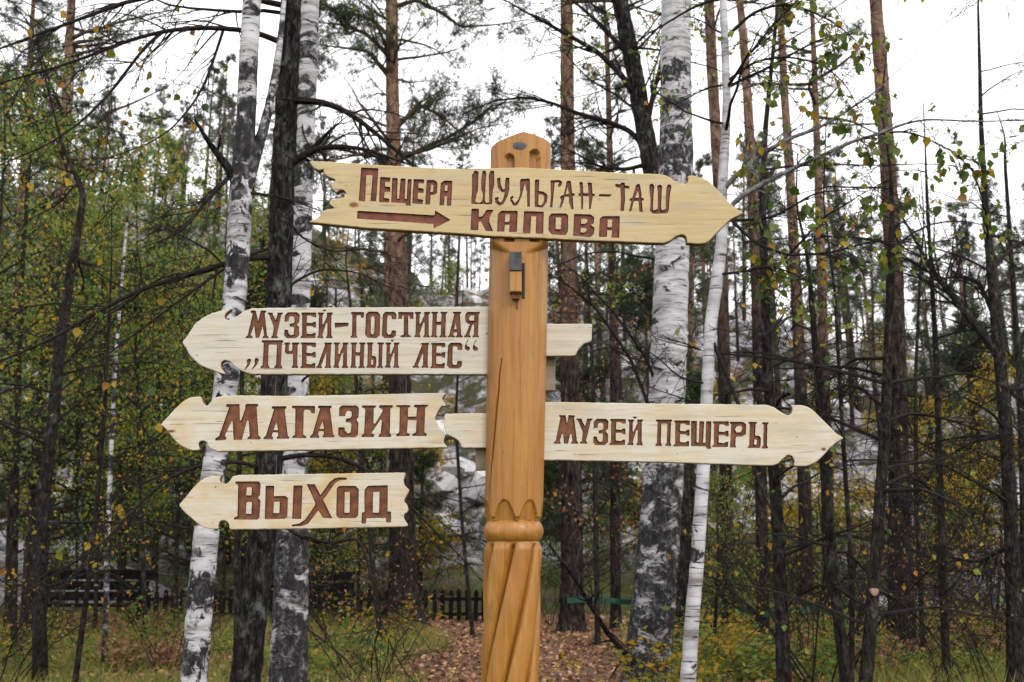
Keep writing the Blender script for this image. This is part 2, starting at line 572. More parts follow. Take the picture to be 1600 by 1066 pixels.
gx = axis_grid(-400, 400, -40, 40, 0.6, 30)
gy = axis_grid(-120, 700, 10, 95, 0.6, 30)
X, Yg = np.meshgrid(gx, gy, indexing='ij')
Z = ground_z(X, Yg)
jit = np.array([[noise.noise(Vector((a * 0.8, b * 0.8, 1.0))) for b in gy] for a in gx])
jit2 = np.array([[noise.noise(Vector((a * 0.31, b * 0.31, 5.0))) for b in gy] for a in gx])
Z = Z + (jit * 0.55 + jit2 * 1.1) * smooth(30, 40, Yg) + jit * 0.05 * (1 - smooth(28, 34, Yg))
nx, ny = len(gx), len(gy)
i, j = np.meshgrid(np.arange(nx - 1), np.arange(ny - 1), indexing='ij')
mb = MB()
mb.add(np.stack([X, Yg, Z], -1).reshape(-1, 3), np.stack([i * ny + j, (i + 1) * ny + j, (i + 1) * ny + j + 1, i * ny + j + 1], -1).reshape(-1, 4))

m = NT('glade_soil_and_scree')
big = m.noise(m.coord((1, 1, 1)), 0.9, 5, 0.6)
fine = m.noise(m.coord((1, 1, 1)), 14, 5, 0.7)
soil = m.ramp(fine, [(0.3, (0.035, 0.024, 0.015)), (0.5, (0.085, 0.060, 0.034)), (0.7, (0.14, 0.11, 0.06))])
green = m.ramp(fine, [(0.3, (0.040, 0.060, 0.012)), (0.6, (0.10, 0.125, 0.028)), (0.8, (0.20, 0.17, 0.06))])
flat = m.mix(m.mask(big, 0.42, 0.56), soil, green)
vor = m.n('TexVoronoi')
vor.inputs['Scale'].default_value = 1.6
m.l(m.coord((1, 1, 1.6)), vor.inputs['Vector'])
rocky = m.ramp(m.noise(m.coord((1, 1, 2)), 2.2, 6, 0.7), [(0.36, (0.05, 0.05, 0.055)), (0.5, (0.24, 0.235, 0.255)), (0.62, (0.46, 0.45, 0.465))])
rocky = m.mix(m.mask(m.noise(m.coord(), 0.55, 6, 0.72), 0.46, 0.54), rocky, (0.050, 0.052, 0.026))
rocky = m.mix(m.mask(m.noise(m.coord(loc=(5, 9, 0)), 0.5, 4, 0.6), 0.58, 0.66), rocky, (0.14, 0.085, 0.05))
yy = m.sep(m.coord())[1]
zz = m.sep(m.coord())[2]
m.col(m.mix(m.mask(zz, 0.5, 1.6), flat, rocky))
m.rough(0.9, 0.15)
m.bump(m.math('ADD', fine, m.math('MULTIPLY', vor.outputs[0], 1.5)), 0.8, 0.15)
M['soil'] = m.mat
tag(mb.build('ground', M['soil'], None, True), kind='structure')

# leaf-strewn path between the trees, a thin sheet over the ground
mb = MB()
ys = np.arange(6.0, 27.6, 0.25)
rows = []
for y in ys:
    c = 0.15 + 0.05 * (y - 13)
    hw = 1.35 + 0.05 * (y - 12) + 0.25 * math.sin(y * 0.9) + (0.8 * float(smooth(20, 26, y)))
    r_ = []
    for k in range(13):
        x = c + hw * (k / 6 - 1) * (1 + 0.10 * noise.noise(Vector((y * 0.8, k, 0))))
        r_.append((x, y, gz(x, y) + 0.012 + 0.05 * noise.noise(Vector((x * .8, y * .8, 1.0)))))
    rows.append(r_)
V = np.array(rows)
i, j = np.meshgrid(np.arange(len(ys) - 1), np.arange(12), indexing='ij')
mb.add(V.reshape(-1, 3), np.stack([i * 13 + j, i * 13 + j + 1, (i + 1) * 13 + j + 1, (i + 1) * 13 + j], -1).reshape(-1, 4))
m = NT('trodden_leaf_mould')
f = m.noise(m.coord(), 26, 5, 0.7)
m.col(m.ramp(f, [(0.3, (0.05, 0.026, 0.018)), (0.5, (0.13, 0.072, 0.050)), (0.7, (0.24, 0.145, 0.105))]))
m.rough(0.9, 0.15)
m.bump(f, 0.8, 0.04)
tag(mb.build('path', m.mat, None, True), kind='structure')

# scree of pale limestone blocks on the hillside
def rock_mesh(seed, rough=0.35):
    phi = (1 + 5 ** .5) / 2
    base = [(-1, phi, 0), (1, phi, 0), (-1, -phi, 0), (1, -phi, 0), (0, -1, phi), (0, 1, phi), (0, -1, -phi), (0, 1, -phi), (phi, 0, -1), (phi, 0, 1), (-phi, 0, -1), (-phi, 0, 1)]
    fc = [(0, 11, 5), (0, 5, 1), (0, 1, 7), (0, 7, 10), (0, 10, 11), (1, 5, 9), (5, 11, 4), (11, 10, 2), (10, 7, 6), (7, 1, 8), (3, 9, 4), (3, 4, 2), (3, 2, 6), (3, 6, 8), (3, 8, 9), (4, 9, 5), (2, 4, 11), (6, 2, 10), (8, 6, 7), (9, 8, 1)]
    rr = random.Random(seed)
    return np.array([Vector(b).normalized() * rr.uniform(1 - rough, 1 + rough) for b in base]), np.array(fc)


mb = MB()
protos = [rock_mesh(s) for s in range(8)]
for k in range(5200):
    y = 30.5 + 52 * random.random() ** 1.3
    x = random.uniform(-0.55, 0.55) * y
    if noise.noise(Vector((x * 0.10, y * 0.10, 3))) < -0.12 + 0.25 * random.random():
        continue
    s = 0.14 + 0.80 * random.random() ** 3
    rv, rf = protos[k % 8]
    rot = Matrix.Rotation(random.uniform(0, 6.28), 3, 'Z') @ Matrix.Rotation(random.uniform(-.5, .5), 3, 'X')
    V = (np.array(rot) @ rv.T).T * np.array([s * random.uniform(.8, 1.5), s, s * random.uniform(.5, .9)])
    g = gz(x, y) + 0.45 * noise.noise(Vector((x * .8, y * .8, 1))) + 1.1 * noise.noise(Vector((x * .31, y * .31, 5)))
    mb.add(V + np.array([x, y, g + 0.1 * s]), rf)
m = NT('limestone_scree')
g_ = m.n('NewGeometry')
c = m.ramp(g_.outputs['Random Per Island'], [(0, (0.22, 0.22, 0.235)), (0.5, (0.42, 0.415, 0.43)), (1, (0.58, 0.565, 0.57))])
c = m.mix(m.mask(m.noise(m.coord(), 3.0, 5, 0.7), 0.52, 0.66), c, (0.10, 0.10, 0.085))
m.col(c)
m.rough(0.9, 0.2)
m.bump(m.noise(m.coord(), 9, 5, 0.7), 0.7, 0.08)
tag(mb.build('scree', m.mat), 'pale grey limestone blocks scattered over the hillside behind the fence', 'rocks', kind='stuff')

# ================================================================ the signpost
PY = 5.0                                     # distance of the post axis, from its width and the ground
EDGE = [(205, 767.5, 860), (250, 767, 860), (372, 765.5, 857), (600, 760.5, 853), (815, 757, 848), (1066, 752, 843)]


def post_axis(z):
    """Axis x and radius of the log at height z (from its two outlines)."""
    rows = []
    for py, a, b in EDGE:
        l_, r_ = at(a, py, PY), at(b, py, PY)
        rows.append((l_.z, (l_.x + r_.x) / 2, (r_.x - l_.x) / 2))
    rows.sort()
    zs = [q[0] for q in rows]
    if z < zs[0]:
        k = (rows[1][1] - rows[0][1]) / (zs[1] - zs[0])
        return rows[0][1] + k * (z - zs[0]), rows[0][2]
    return float(np.interp(z, zs, [q[1] for q in rows])), float(np.interp(z, zs, [q[2] for q in rows]))


def zrow(py, Y=PY - 0.13):
    return at(800, py, Y).z


AX0 = post_axis(0.0)[0]
POST = thing('signpost', (AX0, PY, 0.0), 'carved honey-coloured wooden signpost carrying five arrow-shaped sign boards', 'signpost')
ORG = Vector((AX0, PY, 0.0))
Z_TOPSQ = zrow(378)
Z_SC0, Z_SC1 = zrow(813), zrow(781)
Z_RING0, Z_RING1 = zrow(846), zrow(813)
apex = at(818, 208, PY - 0.13)
ZL, ZRR = zrow(227), zrow(221)


def post_r(th, z):
    """Carved surface of the log: th = 0 faces the camera, th > 0 to the right."""
    xc, rad = post_axis(z)
    k = float(smooth(Z_TOPSQ - 0.035, Z_TOPSQ + 0.01, z + 0.03 * math.cos(th * 2)))
    n = 2.15 + 3.6 * k
    c, s = abs(math.cos(th)), abs(math.sin(th))
    r = rad / ((c ** n + s ** n) ** (1 / n))
    r *= 1 + 0.010 * noise.noise(Vector((math.cos(th) * 2, math.sin(th) * 2, z * 1.8)))
    r += 0.0012 * noise.noise(Vector((math.cos(th) * 9, math.sin(th) * 9, z * 5)))
    front = math.cos(th) > 0
    x = r * math.sin(th)
    if z > Z_TOPSQ and front:                # two carved niches above the top board
        for pxc, ptop in ((795.5, 241), (835.5, 234)):
            hc = at(pxc, ptop, PY - rad)
            hw = 8.2 * pxm(240, PY - rad)
            dx = abs(xc + x - hc.x)
            if dx < hw and z < hc.z - (hw - math.sqrt(max(hw * hw - dx * dx, 0))):
                r -= 0.030
    if Z_SC0 <= z <= Z_SC1 + 0.02:           # scallops above the ring
        u = ((th + 0.33) / 0.8976) % 1.0
        u = min(u, 1 - u) * 0.8976
        t = (z - Z_SC0) / (Z_SC1 - Z_SC0)
        if t < 1 and u < 0.40 * (1 - t) ** 0.50:
            r -= 0.020 * (1 - 0.6 * t)
        elif t < 0.12:
            r -= 0.010
    if Z_RING0 <= z < Z_RING1:
        t = (z - Z_RING0) / (Z_RING1 - Z_RING0)
        r *= 0.86 + 0.17 * (max(0.0, math.sin(math.pi * min(1, t * 1.02 + 0.02)))) ** 0.55
        r += 0.006 * noise.noise(Vector((math.cos(th) * 2.6, math.sin(th) * 2.6, z * 14)))
    if z < Z_RING0:                          # twisted flutes
        d = Z_RING0 - z
        r *= 0.90 + 0.10 * float(smooth(0.0, 0.035, d))
        wob = 0.10 * noise.noise(Vector((0.3, z * 2.2, 4)))
        u = ((th + 2.05 * d - 0.12 + wob) / (2 * math.pi / 7)) % 1.0
        sgn = u if u < 0.5 else u - 1
        dep = 0.034 * math.exp(-(abs(sgn) / (0.105 if sgn < 0 else 0.045)) ** 1.1)
        dep += 0.010 * (2 * abs(u - 0.5)) ** 2
        dep += 0.004 * noise.noise(Vector((math.cos(th) * 4, math.sin(th) * 4, z * 7)))
        r -= dep * float(smooth(0.004, 0.03, d))
    # long drying check in the upper shaft
    if zrow(790) < z < zrow(560):
        t = (zrow(560) - z) / (zrow(560) - zrow(790))
        tc = -0.52 - 0.50 * t + 0.03 * noise.noise(Vector((z * 9, 1, 1)))
        wdt = 0.006 + 0.026 * math.sin(math.pi * min(max(t, 0), 1)) ** 0.6
        r -= 0.040 * math.exp(-((th - tc) / wdt) ** 2)
    return r


def lathe(z0, z1, dz, name, mats, nseg=300, cap_top=False):
    mb = MB()
    nz = max(2, int((z1 - z0) / dz) + 1)
    zs = np.linspace(z0, z1, nz)
    ths = np.linspace(-math.pi, math.pi, nseg, endpoint=False)
    V = np.zeros((nz, nseg, 3))

    def ztop(x):
        k = (apex.z - ZL) / 0.145 ** 1.25 if x < apex.x else (apex.z - ZRR) / 0.120 ** 1.25
        return apex.z - abs(x - apex.x) ** 1.25 * k
    for i, z in enumerate(zs):
        xc, rad = post_axis(z)
        for j, th in enumerate(ths):
            r = post_r(th, z)
            x = xc + r * math.sin(th)
            zz = min(z, ztop(x)) if cap_top else z
            V[i, j] = (x - ORG.x, -r * math.cos(th), zz)
    i, j = np.meshgrid(np.arange(nz - 1), np.arange(nseg), indexing='ij')
    j2 = (j + 1) % nseg
    F = np.stack([i * nseg + j, i * nseg + j2, (i + 1) * nseg + j2, (i + 1) * nseg + j], -1).reshape(-1, 4)
    mb.add(V.reshape(-1, 3), F)
    xc, rad = post_axis(z1)
    if cap_top:
        rings = [V[-1]]
        for k in (0.8, 0.6, 0.4, 0.2, 0.02):
            q = V[-1].copy()
            q[:, :2] = np.array([xc - ORG.x, 0]) + (V[-1][:, :2] - np.array([xc - ORG.x, 0])) * k
            q[:, 2] = [ztop(a + ORG.x) for a in q[:, 0]]
            rings.append(q)
        W = np.stack(rings)
        i, j = np.meshgrid(np.arange(len(rings) - 1), np.arange(nseg), indexing='ij')
        j2 = (j + 1) % nseg
        mb.add(W.reshape(-1, 3), np.stack([i * nseg + j, i * nseg + j2, (i + 1) * nseg + j2, (i + 1) * nseg + j], -1).reshape(-1, 4), 1)
    else:
        c = np.array([[xc - ORG.x, 0, z1]])
        mb.add(np.vstack([V[-1], c]), [(a, (a + 1) % nseg, nseg) for a in range(nseg)], 1)
    c = np.array([[post_axis(z0)[0] - ORG.x, 0, z0]])
    mb.add(np.vstack([V[0], c]), [((a + 1) % nseg, a, nseg) for a in range(nseg)], 1)
    return mb.build(name, mats, POST, True)


shaft = lathe(-0.3, Z_RING0 + 0.0005, 0.006, 'twisted_shaft', [M['post'], M['grey_cut']], 280)
ring = lathe(Z_RING0, Z_RING1, 0.003, 'carved_ring', [M['post'], M['grey_cut']], 200)
upper = lathe(Z_RING1 + 0.0005, apex.z + 0.004, 0.005, 'upper_post', [M['post'], M['grey_cut']], 320, True)
tag(shaft, 'lower shaft carved with twisting flutes')
tag(ring, 'rounded ring carved around the post')

# ---- key block, painted shade of a recess, and peg tip on the front of the post
def pbox(name, x0, y0, x1, y1, yf, depth, mat, parent=POST, taper=0.0):
    a, b = at(x0, y0, yf), at(x1, y1, yf)
    cx, hw = (a.x + b.x) / 2 - ORG.x, abs(b.x - a.x) / 2
    mb = MB()
    vs = []
    bev = min(0.004, hw * .3)
    for (yy, inset) in ((yf - PY, bev), (yf - PY + bev, 0), (yf - PY + depth, 0)):
        for (sx, zz, e) in ((-1, b.z, 1 - taper), (1, b.z, 1 - taper), (1, a.z, 1), (-1, a.z, 1)):
            zi = inset if zz == b.z else -inset
            vs.append((cx + sx * (hw * e - inset), yy, zz + zi))
    f = [(0, 1, 2, 3), (11, 10, 9, 8)]
    for k in (0, 4):
        for q in range(4):
            f.append((k + q, k + 4 + q, k + 4 + (q + 1) % 4, k + (q + 1) % 4))
    mb.add(vs, f)
    return mb.build(name, mat, parent)


FR = PY - post_axis(zrow(430))[1]            # front of the log at the key
pbox('slot_shade', 815.5, 411, 820, 466, FR - 0.003, 0.05, M['slot_shade'])  # dark box slightly proud of the log, a recess's shade put into colour
pbox('key_block', 796.3, 423, 815, 456, FR - 0.055, 0.12, M['post'])
pbox('key_cap', 796.0, 393, 815, 423, FR - 0.062, 0.12, M['black_wood'])
pbox('key_foot', 799, 456, 813, 467, FR - 0.030, 0.08, M['knot'], taper=0.2)
pbox('key_tip', 805, 466, 811, 482, FR - 0.008, 0.05, M['knot'], taper=0.7)

# dark knot scar at the head of the post
mb = MB()
kc = at(812, 228, PY - post_axis(zrow(228))[1])
vs = [(kc.x - ORG.x, -post_axis(kc.z)[1] - 0.006, kc.z)]
for a in range(20):
    q = a / 20 * 2 * math.pi
    e = 1 + 0.25 * noise.noise(Vector((math.cos(q) * 2, math.sin(q) * 2, 3)))
    vs.append((kc.x - ORG.x + 0.033 * e * math.cos(q), -post_axis(kc.z)[1] - 0.001, kc.z + 0.020 * e * math.sin(q)))
mb.add(vs, [(0, 1 + a, 1 + (a + 1) % 20) for a in range(20)])
mb.build('knot', M['black_wood'], POST, True)


# ---------------------------------------------------------------- letters and boards
def P_(reg, pts):
    ox, oy, k = reg
    return [(ox + x / k, oy + y / k) for x, y in pts]


T1, T2, T3 = (480, 240, 6.4), (720, 250, 6.4), (920, 250, 6.4)
T4, T5 = (280, 470, 6.4), (520, 470, 6.4)
T6, T7 = (250, 605, 6.9565), (460, 605, 5.1613)
T8, T9 = (270, 730, 8.421), (450, 730, 8.0)
T10, T11 = (850, 620, 8.0), (1030, 620, 5.3333)


def L(reg, outer, *counters):
    return [(P_(reg, outer), [P_(reg, c) for c in counters])]


def fit(glyph, reg, x0, y0, x1, y1):
    """Same letter again at another place: map its outline box to a new box."""
    xs = [p[0] for o, _ in glyph for p in o]
    ys = [p[1] for o, _ in glyph for p in o]
    ax, bx, ay, by = min(xs), max(xs), min(ys), max(ys)
    (X0, Y0), (X1, Y1) = P_(reg, [(x0, y0), (x1, y1)])

    def f(p):
        return (X0 + (p[0] - ax) / (bx - ax) * (X1 - X0), Y0 + (p[1] - ay) / (by - ay) * (Y1 - Y0))
    return [([f(p) for p in o], [[f(p) for p in c] for c in cs]) for o, cs in glyph]


def shift(poly, dx, dy):
    return [(x + dx, y + dy) for x, y in poly]


# --- top board (hand lettering)
top_letters = [
    L(T1, [(540, 140), (712, 148), (690, 480), (632, 478), (655, 218), (592, 216), (578, 482), (515, 472)]),
    L(T1, [(730, 235), (832, 240), (830, 285), (780, 283), (778, 330), (832, 335), (830, 385), (775, 382), (768, 445), (822, 450), (818, 490), (718, 488)]),
    L(T1, [(850, 245), (905, 245), (900, 450), (918, 455), (935, 250), (985, 250), (975, 455), (995, 455), (1005, 255), (1045, 258), (1035, 470), (1035, 522), (985, 520), (985, 498), (840, 490)]),
    L(T1, [(1064, 255), (1170, 260), (1168, 300), (1115, 298), (1112, 345), (1165, 350), (1163, 395), (1108, 393), (1103, 455), (1160, 462), (1155, 508), (1050, 500)]),
    L(T1, [(1195, 265), (1270, 265), (1302, 290), (1300, 395), (1270, 415), (1235, 415), (1228, 510), (1180, 510)], [(1240, 312), (1262, 316), (1258, 385), (1232, 385)]),
    L(T1, [(1335, 300), (1370, 270), (1452, 272), (1440, 525), (1395, 522), (1400, 430), (1375, 428), (1368, 520), (1322, 518)], [(1382, 318), (1405, 320), (1400, 375), (1372, 372)]),
    L(T1, [(502, 572), (1275, 618), (1278, 568), (1435, 665), (1265, 750), (1262, 705), (498, 652)]),
    L(T2, [(112, 150), (145, 103), (178, 120), (172, 300), (145, 400), (150, 425), (190, 430), (215, 410), (222, 350), (205, 300), (203, 210), (215, 115), (240, 105), (255, 125), (245, 300), (240, 400), (250, 430), (285, 425), (282, 300), (280, 150), (300, 108), (335, 110), (335, 250), (318, 320), (312, 445), (105, 440), (112, 280)]),
    L(T2, [(360, 185), (395, 175), (400, 250), (425, 300), (440, 290), (445, 200), (455, 175), (487, 180), (485, 290), (470, 360), (430, 440), (390, 462), (345, 430), (340, 380), (370, 368), (382, 380), (370, 405), (400, 430), (425, 390), (440, 325), (410, 325), (370, 280)]),
    L(T2, [(600, 190), (680, 185), (692, 200), (690, 470), (665, 470), (660, 320), (640, 235), (625, 300), (605, 370), (570, 450), (530, 462), (495, 410), (495, 370), (525, 358), (530, 375), (512, 390), (540, 435), (580, 390), (595, 330), (590, 220)]),
    L(T2, [(740, 200), (785, 195), (780, 310), (830, 318), (868, 350), (862, 420), (820, 478), (738, 470)], [(778, 345), (820, 350), (835, 375), (825, 430), (805, 455), (775, 450)]),
    L(T2, [(897, 205), (990, 200), (1015, 220), (1005, 260), (975, 275), (970, 255), (985, 228), (940, 225), (930, 330), (915, 475), (892, 478), (900, 350)]),
    L(T2, [(1060, 210), (1100, 210), (1115, 335), (1140, 335), (1138, 358), (1118, 360), (1128, 490), (1105, 495), (1085, 440), (1080, 368), (1040, 370), (1020, 440), (1000, 482), (988, 478), (1005, 390), (990, 388), (1000, 360), (1030, 350)], [(1068, 270), (1080, 340), (1048, 345)]),
    L(T2, [(1185, 220), (1220, 222), (1225, 335), (1278, 335), (1268, 225), (1310, 228), (1318, 338), (1342, 342), (1340, 362), (1320, 362), (1300, 490), (1282, 495), (1280, 365), (1225, 362), (1222, 490), (1205, 495), (1200, 365), (1175, 358), (1178, 335), (1197, 333)]),
    L(T2, [(1385, 342), (1512, 345), (1490, 368), (1380, 365)]),
    L(T3, [(262, 240), (318, 245), (322, 225), (362, 228), (360, 255), (410, 265), (405, 290), (360, 285), (362, 400), (350, 512), (315, 512), (320, 400), (316, 282), (270, 275)]),
    L(T3, [(475, 245), (510, 240), (525, 330), (528, 380), (553, 385), (548, 405), (530, 408), (540, 522), (505, 520), (497, 412), (450, 414), (425, 515), (402, 515), (425, 412), (405, 408), (412, 385), (435, 380)], [(492, 310), (502, 378), (460, 380)]),
    L(T3, [(605, 250), (635, 235), (655, 260), (650, 330), (640, 490), (645, 510), (690, 490), (690, 330), (683, 260), (712, 245), (735, 265), (728, 340), (722, 480), (735, 505), (770, 490), (768, 420), (775, 280), (795, 242), (827, 258), (810, 360), (800, 500), (785, 535), (640, 540), (612, 510), (618, 400), (605, 320)]),
    L(T2, [(107, 487), (182, 490), (180, 570), (215, 565), (260, 498), (328, 500), (290, 570), (285, 620), (325, 715), (250, 712), (200, 615), (178, 620), (175, 705), (98, 702)]),
    L(T2, [(370, 545), (405, 508), (570, 510), (560, 722), (482, 722), (488, 650), (440, 650), (435, 718), (362, 718)], [(445, 545), (490, 545), (486, 620), (440, 622)]),
    L(T2, [(632, 512), (830, 518), (825, 740), (748, 738), (755, 565), (705, 562), (695, 735), (620, 728)]),
    L(T2, [(880, 570), (905, 535), (1055, 535), (1075, 560), (1070, 720), (1045, 755), (910, 745), (875, 705)], [(950, 575), (1005, 578), (1000, 695), (948, 690)]),
    L(T2, [(1132, 540), (1300, 545), (1335, 575), (1330, 635), (1300, 650), (1338, 680), (1330, 740), (1295, 775), (1122, 760)], [(1205, 590), (1265, 592), (1268, 620), (1240, 640), (1202, 640)], [(1200, 680), (1250, 682), (1262, 705), (1235, 728), (1198, 725)]),
    L(T2, [(1390, 590), (1420, 562), (1590, 562), (1585, 780), (1505, 778), (1512, 705), (1465, 702), (1460, 772), (1380, 770)], [(1470, 598), (1515, 598), (1510, 672), (1465, 672)]),
]
top_out = (P_(T1, [(15, 72), (300, 85), (740, 115), (1180, 140)]) + P_(T2, [(0, 90), (600, 75), (1000, 95)])
           + P_(T3, [(330, 130), (690, 140), (760, 150), (830, 185), (880, 225), (930, 245), (985, 235), (1000, 200), (985, 160), (1050, 155), (1120, 175), (1200, 210), (1300, 310), (1420, 440), (1480, 495), (1550, 530), (1500, 555), (1420, 590), (1350, 660), (1260, 750), (1180, 830), (1100, 838), (980, 830), (985, 790), (965, 755), (920, 745), (860, 770), (810, 810), (760, 830), (640, 830), (300, 815), (0, 806)])
           + P_(T2, [(850, 785), (300, 762)]) + P_(T1, [(1500, 798), (1100, 775), (600, 745), (300, 715), (10, 685), (70, 655), (130, 635), (130, 600), (170, 565), (275, 548), (215, 500), (240, 460), (330, 445), (385, 430), (390, 395), (365, 365), (320, 362), (290, 395), (240, 340), (230, 300), (285, 265), (190, 225), (160, 190), (165, 150), (120, 172), (60, 140)]))

# --- slab letters shared by the other boards
gM = L(T4, [(715, 98), (765, 98), (790, 205), (815, 98), (870, 98), (868, 120), (855, 125), (880, 350), (895, 360), (895, 378), (832, 376), (838, 355), (850, 350), (835, 255), (800, 372), (765, 372), (750, 250), (715, 345), (735, 360), (732, 376), (663, 374), (668, 358), (685, 348), (735, 130), (715, 122)])
gU = L(T4, [(885, 118), (940, 120), (935, 135), (965, 195), (985, 135), (978, 120), (1040, 118), (1035, 135), (1022, 140), (975, 350), (990, 365), (985, 376), (918, 376), (920, 360), (935, 350), (945, 260), (900, 140), (885, 132)])
gZ = L(T4, [(1055, 150), (1085, 115), (1180, 115), (1205, 140), (1200, 215), (1175, 240), (1200, 265), (1200, 345), (1170, 376), (1075, 376), (1050, 350), (1052, 290), (1090, 292), (1092, 320), (1115, 345), (1145, 340), (1150, 275), (1140, 262), (1105, 262), (1105, 230), (1145, 225), (1155, 205), (1150, 165), (1125, 155), (1100, 165), (1095, 205), (1055, 212)])
gE = L(T4, [(1220, 118), (1370, 118), (1370, 165), (1340, 165), (1320, 150), (1280, 150), (1275, 220), (1330, 225), (1340, 212), (1368, 212), (1368, 270), (1340, 268), (1330, 255), (1275, 255), (1275, 330), (1325, 335), (1345, 322), (1365, 322), (1362, 375), (1212, 375), (1212, 362), (1228, 350), (1230, 140), (1220, 135)])
gI = L(T4, [(1385, 118), (1448, 118), (1448, 132), (1435, 140), (1432, 235), (1440, 240), (1480, 150), (1475, 118), (1538, 118), (1535, 135), (1522, 145), (1522, 350), (1535, 362), (1532, 376), (1468, 376), (1468, 362), (1480, 350), (1482, 225), (1470, 225), (1432, 345), (1442, 362), (1440, 376), (1378, 374), (1380, 360), (1392, 350), (1398, 140), (1385, 132)])
gP = L(T4, [(822, 395), (1040, 395), (1040, 415), (1028, 425), (1018, 645), (1030, 660), (1028, 677), (948, 675), (950, 660), (968, 645), (978, 440), (895, 440), (890, 645), (905, 660), (902, 677), (815, 675), (815, 658), (835, 645), (845, 425), (825, 412)])
gCH = L(T4, [(1052, 418), (1110, 418), (1108, 432), (1098, 440), (1095, 500), (1115, 505), (1130, 495), (1132, 440), (1125, 430), (1128, 418), (1205, 418), (1203, 432), (1185, 440), (1180, 650), (1192, 660), (1190, 674), (1122, 672), (1122, 658), (1138, 648), (1138, 535), (1075, 535), (1055, 515), (1062, 440), (1052, 432)])
gL = L(T4, [(1452, 418), (1528, 418), (1528, 432), (1518, 440), (1512, 650), (1522, 662), (1520, 676), (1455, 675), (1455, 660), (1468, 650), (1470, 520), (1420, 650), (1430, 662), (1428, 676), (1368, 675), (1372, 660), (1385, 650), (1460, 440), (1450, 432)])
gG = L(T5, [(182, 112), (315, 114), (310, 172), (285, 172), (275, 145), (238, 145), (235, 348), (247, 360), (245, 372), (175, 370), (178, 355), (192, 345), (195, 140), (182, 130)])
gO = L(T5, [(330, 140), (355, 108), (450, 110), (475, 140), (470, 345), (440, 375), (350, 372), (322, 340)], [(382, 170), (400, 152), (418, 165), (414, 320), (400, 340), (380, 325)])
gS = L(T5, [(500, 140), (525, 112), (620, 112), (637, 135), (635, 187), (590, 187), (590, 160), (575, 150), (550, 150), (545, 165), (540, 320), (555, 340), (580, 335), (590, 298), (632, 298), (630, 350), (605, 374), (515, 374), (490, 345)])
gT = L(T5, [(655, 112), (808, 114), (806, 182), (775, 182), (768, 155), (755, 150), (755, 335), (770, 348), (785, 352), (783, 366), (675, 366), (677, 350), (695, 345), (708, 335), (712, 150), (695, 155), (690, 182), (655, 182)])
gH = L(T5, [(985, 112), (1055, 112), (1053, 125), (1042, 132), (1040, 210), (1085, 210), (1088, 132), (1075, 125), (1078, 112), (1145, 112), (1143, 128), (1132, 135), (1125, 345), (1138, 355), (1135, 368), (1065, 368), (1068, 353), (1080, 345), (1083, 245), (1038, 245), (1035, 345), (1048, 355), (1045, 368), (978, 366), (980, 352), (992, 345), (998, 132), (985, 125)])
gA = L(T5, [(1200, 112), (1285, 112), (1283, 128), (1270, 135), (1285, 345), (1300, 355), (1297, 368), (1228, 366), (1230, 352), (1245, 345), (1242, 318), (1212, 318), (1205, 345), (1222, 355), (1220, 368), (1150, 366), (1152, 352), (1165, 345), (1215, 132), (1200, 125)], [(1228, 215), (1238, 285), (1215, 285)])
gYA = L(T5, [(1345, 112), (1472, 112), (1470, 128), (1460, 135), (1452, 345), (1465, 355), (1462, 368), (1395, 366), (1397, 352), (1410, 345), (1412, 240), (1395, 240), (1365, 345), (1380, 355), (1378, 368), (1312, 366), (1315, 350), (1328, 345), (1370, 235), (1340, 225), (1325, 200), (1325, 140)], [(1375, 150), (1415, 148), (1413, 200), (1370, 200), (1362, 175)])
gB = L(T5, [(340, 418), (408, 418), (405, 432), (395, 440), (392, 550), (425, 555), (436, 575), (433, 660), (420, 676), (332, 672), (335, 658), (345, 650), (350, 440), (340, 432)], [(385, 590), (405, 595), (402, 640), (383, 640)])
gSt = L(T5, [(445, 418), (512, 418), (510, 432), (498, 440), (492, 650), (503, 660), (500, 674), (440, 674), (443, 658), (455, 650), (460, 440), (446, 432)])
comma = [(675, 600), (690, 578), (715, 582), (720, 605), (700, 650), (655, 695), (650, 688), (680, 640), (680, 620)]
quote = [(1352, 385), (1358, 392), (1335, 430), (1340, 450), (1370, 465), (1370, 490), (1345, 502), (1320, 485), (1320, 455), (1335, 415)]
lounge_letters = [gM, gU, gZ, gE, gI + L(T4, [(1435, 90), (1470, 90), (1465, 105), (1440, 105)]),
                  L(T5, [(18, 220), (158, 220), (155, 255), (20, 272)]), gG, gO, gS, gT,
                  fit(gI, T5, 812, 112, 975, 368), gH, gA, gYA,
                  L(T4, comma), L(T4, shift(comma, 76, -6)), gP, gCH, fit(gE, T4, 1210, 418, 1368, 676), gL,
                  fit(gI, T5, 3, 418, 158, 674), fit(gH, T5, 172, 418, 328, 674), gB, gSt,
                  fit(gI, T5, 520, 418, 668, 672) + L(T5, [(578, 392), (610, 392), (604, 408), (582, 408)]),
                  fit(gL, T5, 795, 422, 965, 672), fit(gE, T5, 975, 422, 1125, 676), fit(gS, T5, 1142, 420, 1298, 678),
                  L(T5, quote), L(T5, shift(quote, 80, 4))]
lounge_out = (P_(T4, [(25, 415), (90, 340), (150, 240), (240, 165), (340, 120), (440, 95), (530, 72), (450, 140), (455, 185), (500, 200), (560, 165), (640, 110), (720, 75), (900, 72)])
              + [(765, 479), (800, 479), (800, 585), (763, 585)] + P_(T5, [(0, 735)])
              + P_(T4, [(720, 735), (620, 700), (560, 665), (510, 610), (450, 592), (410, 625), (420, 680), (465, 740), (380, 715), (200, 640), (100, 540), (60, 460)]))

